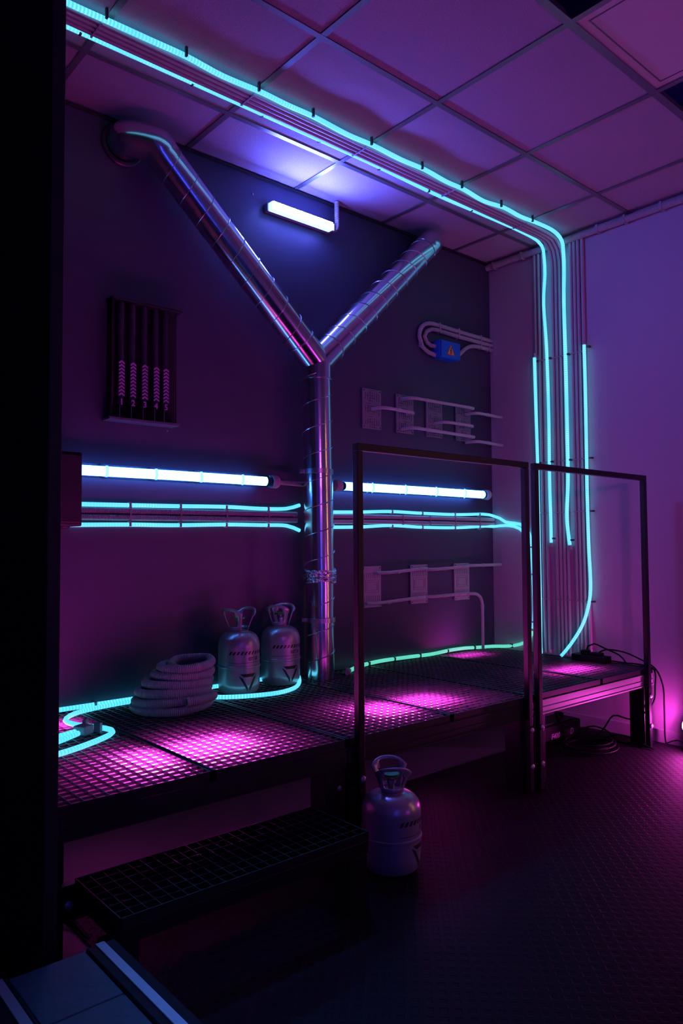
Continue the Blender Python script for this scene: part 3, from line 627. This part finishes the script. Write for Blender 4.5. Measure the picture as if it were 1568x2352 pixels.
# ================================================================ JUNCTION BOX WITH CONDUITS
t = thing('junction_box', 'blue junction box with orange warning triangle on the dark wall', 'box', (-0.46, -0.035, 2.095))
G().span((-0.548, -0.068, 2.10), (-0.375, -0.0005, 2.205)).build('box_body', M_blue, t, bevel=0.008)
G().span((-0.545, -0.074, 2.103), (-0.378, -0.066, 2.202)).build('box_lid', M_blue, t, bevel=0.006)
tr = [(-0.037, -0.028), (0.037, -0.028), (0.0, 0.042)]
s_ = t
w1 = G().prism(tr, 0.0012, (-0.463, -0.0741, 2.148)).build('warning_triangle', M_warn, t)
g = G()
for i in range(3):
    a, b = V((*tr[i], 0)), V((*tr[(i+1) % 3], 0)); c0 = V((0, -0.005, 0))
    a2, b2 = a+(c0-a)*0.14, b+(c0-b)*0.14; a1, b1 = a+(c0-a)*0.04, b+(c0-b)*0.04
    g.prism([(a1.x, a1.y), (b1.x, b1.y), (b2.x, b2.y), (a2.x, a2.y)], 0.0006, (-0.463, -0.0753, 2.148))
g.prism([(0.004, 0.020), (-0.008, -0.003), (-0.001, -0.003), (-0.004, -0.014), (-0.008, -0.013), (0.001, -0.024), (0.004, -0.011), (0.001, -0.012), (0.008, 0.003), (0.001, 0.003), (0.009, 0.018)], 0.0006, (-0.463, -0.0753, 2.148))
g.build('warning_symbol', M_decal, w1)
yj = -0.0155; rj = 0.0125
run('looped_conduit', [(-0.003, yj, 2.296), (-0.3, yj, 2.299), (-0.50, yj, 2.302), (-0.585, yj, 2.300), (-0.645, yj, 2.27), (-0.668, yj, 2.21), (-0.645, yj, 2.155), (-0.59, yj, 2.128), (-0.543, yj-.01, 2.118)], rj, M_corr,
    'grey conduit, outer loop round the blue junction box from the corner', 'conduit', [(-0.50, yj, 2.301), (-0.33, yj, 2.299), (-0.12, yj, 2.297), (-0.655, yj, 2.168)], M_wclip, (0.008, 0.028, 0.031), n=12)
run('looped_conduit', [(-0.003, yj, 2.267), (-0.3, yj, 2.269), (-0.48, yj, 2.271), (-0.56, yj, 2.270), (-0.605, yj, 2.25), (-0.625, yj, 2.215), (-0.605, yj, 2.185), (-0.575, yj, 2.172), (-0.543, yj-.01, 2.170)], rj, M_corr,
    'grey conduit, inner loop entering the left side of the blue junction box', 'conduit', [(-0.50, yj, 2.271), (-0.33, yj, 2.269), (-0.12, yj, 2.268)], M_wclip, (0.008, 0.028, 0.031), n=12)
run('looped_conduit', [(-0.003, yj, 2.238), (-0.08, yj, 2.239), (-0.15, yj, 2.238), (-0.215, yj, 2.228), (-0.27, yj, 2.20), (-0.32, yj, 2.16), (-0.378, yj-.005, 2.125)], rj, M_corr,
    'grey conduit curving down from the corner into the right side of the blue junction box', 'conduit', [(-0.12, yj, 2.239), (-0.04, yj, 2.238)], M_wclip, (0.008, 0.028, 0.031), n=12)

# ================================================================ CIRCUIT PLATES AND PIPES
def plate(cx, z0, z1, w_, m, mt, label, group, style):
    t = thing('circuit_plate', label, 'plate', (cx, -0.008, z0), group)
    y = -0.012
    G().span((cx-w_/2, y, z0), (cx+w_/2, -0.003, z1)).build('plate_body', m, t, bevel=0.0015)
    g = G(); rnd = random.Random(int(cx*1000)); h = z1-z0
    L = lambda x0, zz0, x1, zz1: g.span((cx+x0, y-0.0012, z0+zz0), (cx+x1, y+0.0005, z0+zz1))
    if style == 'wild':
        for q in range(3):
            zc = h*(0.17+0.33*q)
            for k in range(7):
                x = -w_*0.36+k*w_*0.12; a = rnd.uniform(0.012, 0.034); L(x, zc-a, x+0.0022, zc+a*rnd.uniform(.4, 1))
            for k in range(5):
                z = zc-0.028+k*0.014; a = rnd.uniform(-0.4, 0.0)*w_; L(a, z, a+w_*rnd.uniform(.2, .45), z+0.002)
    else:
        for z in (0.045, 0.165):
            for k in range(8): x = -w_*0.40+k*w_*0.114; L(x, z-0.012, x+0.0016, z+0.012)
            L(-w_*0.4, z+0.014, w_*0.4, z+0.0155)
        for d_ in (0.0, 0.011):
            a, b0, b1 = w_*0.36-d_, h*0.36+d_, h*0.66-d_
            L(-a, b0, a, b0+.0015); L(-a, b1, a, b1+.0015); L(-a, b0, -a+.0015, b1); L(a-.0015, b0, a, b1)
    g.build('engraved_pattern', mt, t)
    for sx in (-1, 1):
        for sz_ in (z0+0.010, z1-0.010):
            G().lathe([(0.0035, 0), (0.003, 0.002), (0.0005, 0.0025)], (cx+sx*(w_/2-0.010), y, sz_), 8, (0, -1, 0)).build('screw', M_decal, t)
up_x = [-1.038, -0.785, -0.543, -0.284]; lo_x = [-1.050, -0.685, -0.316]
pos = ['leftmost', 'second', 'third', 'rightmost']
for i, x in enumerate(up_x): plate(x, 1.640, 1.855, 0.136, M_pcb_dk, M_trace_dk, f'{pos[i]} of the four dull engraved plates below the blue junction box'.replace('second of', 'second from left of').replace('third of', 'third from left of'), 'upper row of engraved plates', 'wild')
for i, x in enumerate(lo_x): plate(x, 0.690, 0.907, 0.136, M_pcb, M_trace, f'{["leftmost", "middle", "rightmost"][i]} of the three pale engraved plates low on the dark wall', 'lower row of engraved plates', 'grid')
def pipe(pts, label, r=0.0092, sleeves=()):
    t = thing('plastic_pipe', label, 'pipe', tuple(pts[0]), 'bent pipes between the engraved plates')
    G().tube(catmull(pts, 0.012), r, 12).build('pipe', M_conduit, t)
    for a, b in sleeves: G().tube([a, b], r*1.18, 12).build('coupling', M_conduit, t)
S = -0.085
def hop(xa, xb, z, z2, label, end='plate', so=S):
    if z2 is None: z2 = z
    pts = [(xa, -0.011, z), (xa, -0.04, z), (xa+0.012, so+0.012, z), (xa+0.045, so, z)]
    mid = [(xa+0.12, so, z+(z2-z)*.2)]
    if end == 'plate': tail = [(xb-0.05, so, z2), (xb-0.012, so+0.010, z2), (xb, -0.045, z2), (xb, -0.011, z2)]; sl = [((xa+.12, so, z), (xa+.14, so, z+(z2-z)*.2)), ((xb-.075, so, z2), (xb-.055, so, z2))]
    else: tail = [(xb-.05, so, z2), (xb, so, z2)]; sl = [((xa+.11, so, z), (xa+.13, so, z+(z2-z)*.2))]
    if xb-xa < 0.2: mid = []; 
    pipe(pts+mid+tail, label, sleeves=sl)
hop(-1.038, -0.775, 1.748, 1.745, 'plastic pipe bridging the two left engraved plates of the upper row')
hop(-0.815, -0.265, 1.828, 1.829, 'long plastic pipe at the top of the upper plate row')
hop(-0.262, -0.003, 1.805, 1.803, 'short plastic pipe from the upper plate row into the light wall, top', 'wall')
hop(-0.543, -0.265, 1.722, 1.722, 'short plastic pipe bridging the two right plates of the upper row')
hop(-0.812, -0.262, 1.663, 1.658, 'long plastic pipe at the bottom of the upper plate row')
hop(-0.262, -0.003, 1.634, 1.630, 'short plastic pipe from the upper plate row into the light wall, bottom', 'wall')
hop(-1.03, -0.66, 0.872, 0.885, 'plastic pipe from the left to the middle lower plate, top', so=-0.06)
hop(-0.655, -0.30, 0.88, 0.888, 'plastic pipe from the middle to the right lower plate, top', so=-0.06)
hop(-0.295, -0.003, 0.893, 0.893, 'plastic pipe from the right lower plate into the light wall', 'wall', so=-0.06)
hop(-1.105, -0.68, 0.715, 0.728, 'plastic pipe from the left to the middle lower plate, bottom', so=-0.06)
hop(-0.66, -0.325, 0.728, 0.732, 'plastic pipe from the middle to the right lower plate, bottom', so=-0.06)
pipe([(-0.295, -0.011, 0.727), (-0.295, -0.04, 0.727), (-0.275, -0.055, 0.727), (-0.235, -0.055, 0.722), (-0.20, -0.055, 0.70), (-0.183, -0.055, 0.66), (-0.182, -0.055, 0.60), (-0.182, -0.055, 0.5), (-0.182, -0.055, DZ+0.002)],
     'plastic pipe bending down from the right lower plate to the grating', sleeves=[((-0.1825, -0.055, 0.655), (-0.182, -0.055, 0.635))])

# ================================================================ CHEVRON GAUGE PANEL
t = thing('gauge_panel', 'dark wall panel with five numbered columns of lilac chevrons', 'panel', (-2.35, -0.04, 1.53))
G().span((-2.500, -0.012, 1.545), (-2.205, -0.0005, 2.03)).build('back_board', M_black_pl, t, bevel=0.002)
G().span((-2.512, -0.060, 2.022), (-2.195, -0.001, 2.032)).build('top_rail', M_steel, t, bevel=0.002)
G().span((-2.525, -0.070, 1.530), (-2.212, -0.001, 1.541)).build('bottom_shelf', mat('shelf_edge', (0.10, 0.09, 0.13), 0.4), t, bevel=0.002)
G().span((-2.507, -0.05, 1.541), (-2.500, -0.001, 2.022)).build('side_cheek', M_black_pl, t)
G().tube([(-2.222, -0.05, 1.541), (-2.222, -0.05, 2.022)], 0.0025, 8).build('front_rod', M_black_pl, t)
cxs = [-2.462, -2.412, -2.360, -2.308, -2.264]
for i, cx in enumerate(cxs):
    c = G().tube([(cx, -0.028, 1.60), (cx, -0.028, 2.02)], 0.0155, 14).build('gauge_column', mat('dark_tube', (0.02, 0.02, 0.035), 0.25), t)
    g = G()
    zt = 1.776-0.0012*i
    hw, pt, th = 0.0125, 0.0146, 0.0085
    for k in range(10):
        z = zt-pt*k-0.014
        g.prism([(-hw, 0), (-hw, th), (0, th+0.0085), (hw, th), (hw, 0), (0, 0.0085)], 0.0004, (cx, -0.0445, z))
    g.build('chevron_stack', M_lilac, c)
    vs, fs = text_mesh(str(i+1), 0.034)
    x0 = sum(v[0] for v in vs)/len(vs)
    g = G(); b = 0
    g.v = [V((cx+x-x0, -0.0445, 1.597+y)) for x, y in vs]; g.f = fs
    g.build('numeral', M_lilac, c)
    G().tube([(cx-0.001, -0.03, 1.541), (cx-0.001, -0.03, 1.60)], 0.0013, 6).build('thin_rod', M_lav, t)
o = G().lathe([(0.004, 0), (0.003, 0.003), (0.0005, 0.004)], (-2.235, -0.0005, 1.516), 8, (0, -1, 0)).build('wall_screw', M_alu)
tag(o, 'tiny screw in the wall just below the chevron panel', 'screw')

# ================================================================ GAS CYLINDERS
def cyl_decal(g, c, r, poly, a0, z0):
    """polygon in (arc metres, height) wrapped on the cylinder; a0 = heading of arc 0"""
    tri = tessellate_polygon([[V((x, y, 0)) for x, y in poly]])
    bm = bmesh.new(); vv = [bm.verts.new((x, y, 0)) for x, y in poly]
    for q in tri:
        try: bm.faces.new([vv[i] for i in q])
        except ValueError: pass
    bmesh.ops.subdivide_edges(bm, edges=bm.edges[:], cuts=5, use_grid_fill=True)
    bmesh.ops.triangulate(bm, faces=bm.faces[:])
    b = len(g.v); bm.verts.index_update()
    for v in bm.verts:
        a = a0+v.co.x/r; g.v.append(V((c[0]+math.cos(a)*(r+.001), c[1]+math.sin(a)*(r+.001), z0+v.co.y)))
    for f in bm.faces: g.f.append(tuple(b+v.index for v in f.verts))
    bm.free()
def cylinder(x, y, z, r, hs, face, collar_rot, label):
    """r body radius, hs height scale, face = heading (rad) of the print's left end"""
    t = thing('gas_cylinder', label, 'gas cylinder', (x, y, z), 'silver disposable gas cylinders')
    s = hs; R = r
    prof = [(0.03, 0.006), (R*0.72, 0.001), (R*0.86, 0.006), (R*0.96, 0.020), (R, 0.040), (R, 0.046), (R, 0.108*s), (R, 0.112*s), (R+.0028, 0.114*s), (R+.0035, 0.118*s), (R+.0028, 0.122*s), (R, 0.124*s), (R, 0.128*s), (R, 0.200*s), (R, 0.205*s), (R*0.985, 0.218*s), (R*0.93, 0.234*s), (R*0.82, 0.248*s), (R*0.66, 0.258*s), (R*0.45, 0.264*s), (R*0.3, 0.267*s)]
    G().lathe(prof, (x, y, z), 56).build('body', M_cyl, t)
    zn = z+0.262*s
    G().lathe([(0.036, 0), (0.040, 0.002), (0.040, 0.006), (0.034, 0.008)], (x, y, zn-.002), 32).build('neck_ring', M_cyl, t)
    # two flared carrying ears with hand openings
    for k in (0, 1):
        g = G(); n = 13; a_m = collar_rot+PI*k; half = 1.05
        rows = [0.0, 0.018, 0.036, 0.060, 0.076, 0.088]
        def pt(u, h): # u in -1..1 across the ear, h up
            a = a_m+u*half*(1-0.10*h/0.088); rad = 0.038+0.034*(h/0.088)**1.2
            hh = h*s
            if h > 0.07: hh += 0.010*(1-abs(u)**2)-0.012*abs(u)**3
            return V((x+math.cos(a)*rad, y+math.sin(a)*rad, zn+0.004+hh))
        b = len(g.v)
        for h in rows:
            for i in range(n): g.v.append(pt(-1+2*i/(n-1), h))
        for j in range(len(rows)-1):
            for i in range(n-1):
                if j in (2, 1) and 2 <= i <= n-4: continue
                if j == 3 and 3 <= i <= n-5: continue
                q = b+j*n+i; g.smooth.add(len(g.f)); g.f.append((q, q+1, q+n+1, q+n))
        o = g.build('handle_ear', M_cyl, t)
        md = o.modifiers.new('thick', 'SOLIDIFY'); md.thickness = 0.0035; md.offset = 0
    G().lathe([(0.010, 0), (0.010, 0.028*s), (0.013, 0.030*s), (0.013, 0.042*s), (0.008, 0.044*s)], (x, y, zn), 16).build('valve', M_seam, t)
    G().lathe([(0.006, 0.0), (0.026, 0.002), (0.027, 0.010), (0.006, 0.012)], (x, y, zn+0.052*s), 20).build('valve_wheel', M_green, t)
    G().lathe([(0.005, 0.0), (0.005, 0.010*s)], (x, y, zn+0.043*s), 10).build('valve_stem', M_seam, t)
    g = G()
    # hazard band
    for k in range(11):
        a = k*0.0165; cyl_decal(g, (x, y), R, [(a, 0), (a+0.009, 0), (a+0.017, 0.014), (a+0.008, 0.014)], face, z+0.172*s)
    g.build('hazard_band', M_decal, t); g = G()
    vs, fs = text_mesh('EST 20', 0.018)
    b = len(g.v)
    for px_, py_ in vs:
        a = face+(px_+0.085)/R; g.v.append(V((x+math.cos(a)*(R+.001), y+math.sin(a)*(R+.001), z+0.148*s+py_)))
    g.f += [tuple(b+i for i in f) for f in fs]
    g.build('lettering', M_decal, t); g = G()
    for k in range(9): cyl_decal(g, (x, y), R, [(k*.018, 0), (k*.018+.018, 0), (k*.018+.018, .0016), (k*.018, .0016)], face, z+0.137*s)
    g.build('printed_line', M_decal, t); g = G()
    E0 = 0.086; zb = 0.018
    W, Hh = 0.043, 0.074
    cyl_decal(g, (x, y), R, [(E0-W*0.86, Hh), (E0+W*0.86, Hh), (E0+W*0.50, Hh-0.013), (E0-W*0.50, Hh-0.013)], face, z+zb)
    cyl_decal(g, (x, y), R, [(E0-W, Hh-0.006), (E0-W*0.60, Hh-0.018), (E0-W*0.10, 0.018), (E0-W*0.10, 0.0)], face, z+zb)
    cyl_decal(g, (x, y), R, [(E0+W, Hh-0.006), (E0+W*0.60, Hh-0.018), (E0+W*0.10, 0.018), (E0+W*0.10, 0.0)], face, z+zb)
    g.build('emblem', M_decal, t)
def heading_to_cam(x, y): return math.atan2(-2.873-y, -3.729-x)
ha = heading_to_cam(-1.975, -0.15)
cylinder(-1.972, -0.155, DZ, 0.089, 1.0, ha-0.50, ha-0.75, 'silver gas cylinder on the grating, the left and brighter one beside the hose')
hb = heading_to_cam(-1.72, -0.11)
cylinder(-1.722, -0.115, DZ, 0.089, 1.0, hb-0.42, hb-0.35, 'silver gas cylinder in shadow between its twin and the duct')
hc = heading_to_cam(-2.06, -1.15)
cylinder(-2.065, -1.178, 0.0075, 0.093, 0.9, hc+0.25, hc+0.15, 'silver gas cylinder on the floor between the step and the railing post')

# ================================================================ COILED HOSE
t = thing('coiled_hose', 'thick grey corrugated hose coiled in a stack on the grating', 'hose', (-2.336, -0.245, DZ))
vx = V((1.39, 2.63, 0)).normalized(); rx_ = V((vx.y, -vx.x, 0)); base = V((-2.336, -0.245, 0))
turns = [(0.146, 0.0), (0.139, 0.001), (0.131, 0.006), (0.118, 0.024), (0.103, 0.044), (0.096, 0.054), (0.094, 0.056)]
pts = []
nT = 6; rad = 0.0165
def at(u): # u in turns, theta 0 = front (towards the camera), growing to the right/back
    k = min(int(u), len(turns)-2); f = u-k
    r = turns[k][0]*(1-f)+turns[k+1][0]*f; sh = turns[k][1]*(1-f)+turns[k+1][1]*f
    th = 2*PI*u; z = DZ+rad+0.001+0.0305*u+0.004*math.sin(th*1.0+u)
    return base+rx_*(sh+math.sin(th)*r)+vx*(-math.cos(th)*r)+V((0, 0, z))
st = [base+rx_*0.052+vx*(-0.156)+V((0, 0, DZ+0.0535)), base+rx_*0.09+vx*(-0.139)+V((0, 0, DZ+0.0535)), base+rx_*0.148+vx*(-0.06)+V((0, 0, DZ+0.052)), base+rx_*0.152+vx*(0.03)+V((0, 0, DZ+0.042)), base+rx_*0.09+vx*(0.125)+V((0, 0, DZ+0.030)),
      base+vx*0.15+V((0, 0, DZ+rad+.001)), base-rx_*0.10+vx*0.105+V((0, 0, DZ+rad+.001)), base-rx_*0.146+V((0, 0, DZ+rad+.001)), base-rx_*0.105-vx*0.105+V((0, 0, DZ+rad+.001))]
pts = st+[at(u/14) for u in range(0, int(5.45*14))]
for q_ in range(1, 6):
    u_ = 5.45+q_/14*1.3; p_ = at(u_); cc = base+rx_*0.055; p_ = p_+(V((cc.x, cc.y, p_.z))-p_)*(0.12*q_); p_.z = at(5.45).z-0.007*q_; pts.append(p_)
P = catmull(pts, 0.012)
g = G(); g.tube(P, rad, 18, caps=False); g.build('hose_tube', M_hose, t)
d0 = (P[1]-P[0]).normalized()
G().lathe([(rad*0.72, 0.012), (rad*0.72, -0.001), (rad*1.04, -0.001), (rad*1.04, 0.008)], P[0], 18, d0, close=False).build('open_end', M_hose, t)
G().lathe([(0.0005, 0.011), (rad*0.72, 0.012)], P[0], 18, d0).build('bore_shade_disc', M_decal, t)  # black disc standing for the shade inside the open hose

# ================================================================ POWER STRIP AND CABLES ON THE WALKWAY
t = thing('power_strip', 'black power strip with plugs on the grating by the light wall', 'power strip', (-0.13, -0.73, DZ))
G().span((-0.16, -0.835, DZ+.0005), (-0.095, -0.635, DZ+0.036)).build('strip_body', M_black_pl, t, bevel=0.004)
G().span((-0.15, -0.80, DZ+0.036), (-0.105, -0.735, DZ+0.052)).build('plug', M_black_pl, t, bevel=0.006)
G().span((-0.15, -0.725, DZ+0.036), (-0.108, -0.685, DZ+0.06)).build('plug', M_black_pl, t, bevel=0.006)
g = G()
for k in range(5):
    y = -0.60-0.014*k
    g.tube(catmull([(-0.06, y, DZ+0.01), (-0.058, y, DZ+0.06), (-0.05, y-0.004, DZ+0.078), (-0.03, y, DZ+0.075)], 0.01), 0.0016, 6)
o = g.build('wire_harness', M_wclip); tag(o, 'small loops of thin pale wire behind the power strip', 'wires')
def cable(pts, label, r=0.0042): o = G().tube(catmull(pts, 0.02), r, 8).build('cable', M_black_pl); tag(o, label, 'cable'); return o
cable([(-0.125, -0.705, DZ+0.05), (-0.10, -0.70, DZ+0.075), (-0.085, -0.73, DZ+0.09), (-0.07, -0.78, DZ+0.07), (-0.06, -0.86, DZ+0.04), (-0.07, -0.90, DZ+0.008)], 'black cable arching up from the power strip plug')
cable([(-0.12, -0.77, DZ+0.046), (-0.09, -0.80, DZ+0.066), (-0.06, -0.88, DZ+0.06), (-0.04, -0.96, DZ+0.03), (-0.035, -1.04, DZ-0.01), (-0.03, -1.075, 0.30), (-0.03, -1.08, 0.2), (-0.03, -1.08, 0.05), (-0.04, -1.09, 0.012)], 'black cable from the power strip hanging down over the walkway end')
cable([(-0.10, -0.835, DZ+0.012), (-0.08, -0.90, DZ+0.007), (-0.07, -0.98, DZ+0.006), (-0.07, -1.052, DZ-0.01), (-0.08, -1.060, 0.30), (-0.11, -1.062, 0.22), (-0.188, -1.02, 0.15), (-0.18, -0.96, 0.135), (-0.19, -0.89, 0.14), (-0.21, -0.84, 0.06), (-0.24, -0.79, 0.012)], 'black cable kinking down behind the right railing post to the floor')
cable([(-0.17, -0.69, 0.03), (-0.13, -0.74, 0.05), (-0.13, -0.82, 0.04), (-0.17, -0.90, 0.012), (-0.175, -0.99, 0.012)], 'black cable curving over the floor from the fog machine')
cable([(-0.215, -0.84, 0.012), (-0.20, -0.90, 0.045), (-0.19, -0.95, 0.05), (-0.18, -1.02, 0.03), (-0.19, -1.10, 0.012)], 'short black cable arch on the floor before the fog machine')
g = G(); pts = []
for i in range(0, 90):
    a = i/90*2*PI*5; rr_ = 0.135+0.02*math.sin(a*0.37)+0.012*math.sin(a*1.7)
    pts.append((-0.38+math.cos(a)*rr_*1.05, -0.865+math.sin(a)*rr_*0.8, 0.0115+0.0065*(i/90*5)))
o = g.tube(catmull(pts, 0.02), 0.004, 7).build('cable', M_black_pl); tag(o, 'loosely coiled black cable on the floor under the walkway end', 'cable')
cable([(-3.12, -0.72, 0.006), (-3.02, -0.76, 0.03), (-2.972, -0.80, 0.03), (-2.952, -0.86, 0.012), (-2.951, -0.955, 0.006)], 'black cable on the floor between the partition and the step', 0.006)
cable([(-0.03, -1.20, 0.02), (-0.025, -1.14, 0.035), (-0.028, -1.09, 0.012)], 'thin cable at the foot of the light wall by the magenta spotlight', 0.003)

# ================================================================ FOG MACHINE
t = thing('fog_machine', 'black fog machine with lilac lettering on the floor under the walkway', 'fog machine', (-0.34, -0.66, 0.0075))
fx0, fx1, fy0, fy1 = -0.545, -0.20, -0.71, -0.56
G().span((fx0, fy0, 0.013), (fx1, fy1, 0.098)).build('casing', M_black_pl, t, bevel=0.008)
G().span((fx0+.02, fy0+.02, 0.098), (fx1-0.03, fy1-.02, 0.106)).build('top_plate', M_frame, t, bevel=0.002)
for fx in (fx0+.03, fx1-.03):
    for fy in (fy0+.025, fy1-.025): G().lathe([(0.01, 0), (0.01, 0.006)], (fx, fy, 0.0075), 10).build('foot', M_black_pl, t)
g = G(); g.bar((-0.36, -0.70, 0.06), (-0.40, -0.68, 0.185), 0.03, 0.006); g.build('bracket_arm', M_steel, t)
G().box((-0.392, -0.69, 0.188), (0.05, 0.02, 0.012)).build('bracket_grip', M_alu, t, bevel=0.002)
G().lathe([(0.022, 0), (0.022, 0.016), (0.018, 0.02)], (-0.275, -0.63, 0.106), 16).build('tank_cap', M_black_pl, t)
G().span((-0.36, fy0-0.001, 0.026), (-0.22, fy0+0.002, 0.06)).build('front_badge', M_decal, t)
M_lett = mat('lilac_lettering', (0.55, 0.25, 0.6), 0.5)
for txt, x_, sz_ in (('F400', -0.475, 0.038), ('D', -0.305, 0.042)):
    vs, fs = text_mesh(txt, sz_)
    g = G(); g.v = [V((x_+a+0.2*b, fy0-0.0018, 0.033+b)) for a, b in vs]; g.f = fs; g.build('lettering', M_lett, t)
# magenta spot at the foot of the right wall
t = thing('spotlight', 'small magenta spotlight at the foot of the light wall, right edge', 'lamp', (-0.10, -1.205, 0.0075))
ax = V((-0.75, 0.62, 0.2)).normalized(); c = V((-0.055, -1.205, 0.123))
G().lathe([(0.012, -0.05), (0.024, -0.045), (0.027, 0.0), (0.027, 0.012), (0.024, 0.012)], c, 20, ax).build('housing', M_black_pl, t)
G().lathe([(0.0005, 0.0), (0.023, 0.0), (0.023, 0.0135), (0.0005, 0.0145)], c, 20, ax).build('lens', M_spotlens, t)
G().bar((-0.055, -1.205, 0.0075), (-0.055, -1.205, 0.10), 0.012, 0.012).build('stand', M_black_pl, t)
G().lathe([(0.03, 0), (0.03, 0.006)], (-0.055, -1.205, 0.0078), 16).build('base', M_black_pl, t)

# lamps standing in the rest of the room (their streaks show in the duct)
t = thing('floor_tube_lamp', 'upright orange tube lamp against the light wall, out of view', 'lamp', (-0.12, -2.75, 0.0075))
G().tube([(-0.12, -2.75, 0.25), (-0.12, -2.75, 2.0)], 0.016, 12).build('tube', M_orange, t)
G().lathe([(0.09, 0), (0.09, 0.012), (0.012, 0.02), (0.012, 0.25)], (-0.12, -2.75, 0.0075), 20).build('stand', M_black_pl, t)
t = thing('floor_tube_lamp', 'upright deep blue tube lamp behind the photographer, out of view', 'lamp', (-3.7, -4.55, 0.0075))
G().tube([(-3.7, -4.55, 0.25), (-3.7, -4.55, 2.0)], 0.03, 12).build('tube', M_violet, t)
G().lathe([(0.09, 0), (0.09, 0.012), (0.012, 0.02), (0.012, 0.25)], (-3.7, -4.55, 0.0005), 20).build('stand', M_black_pl, t)
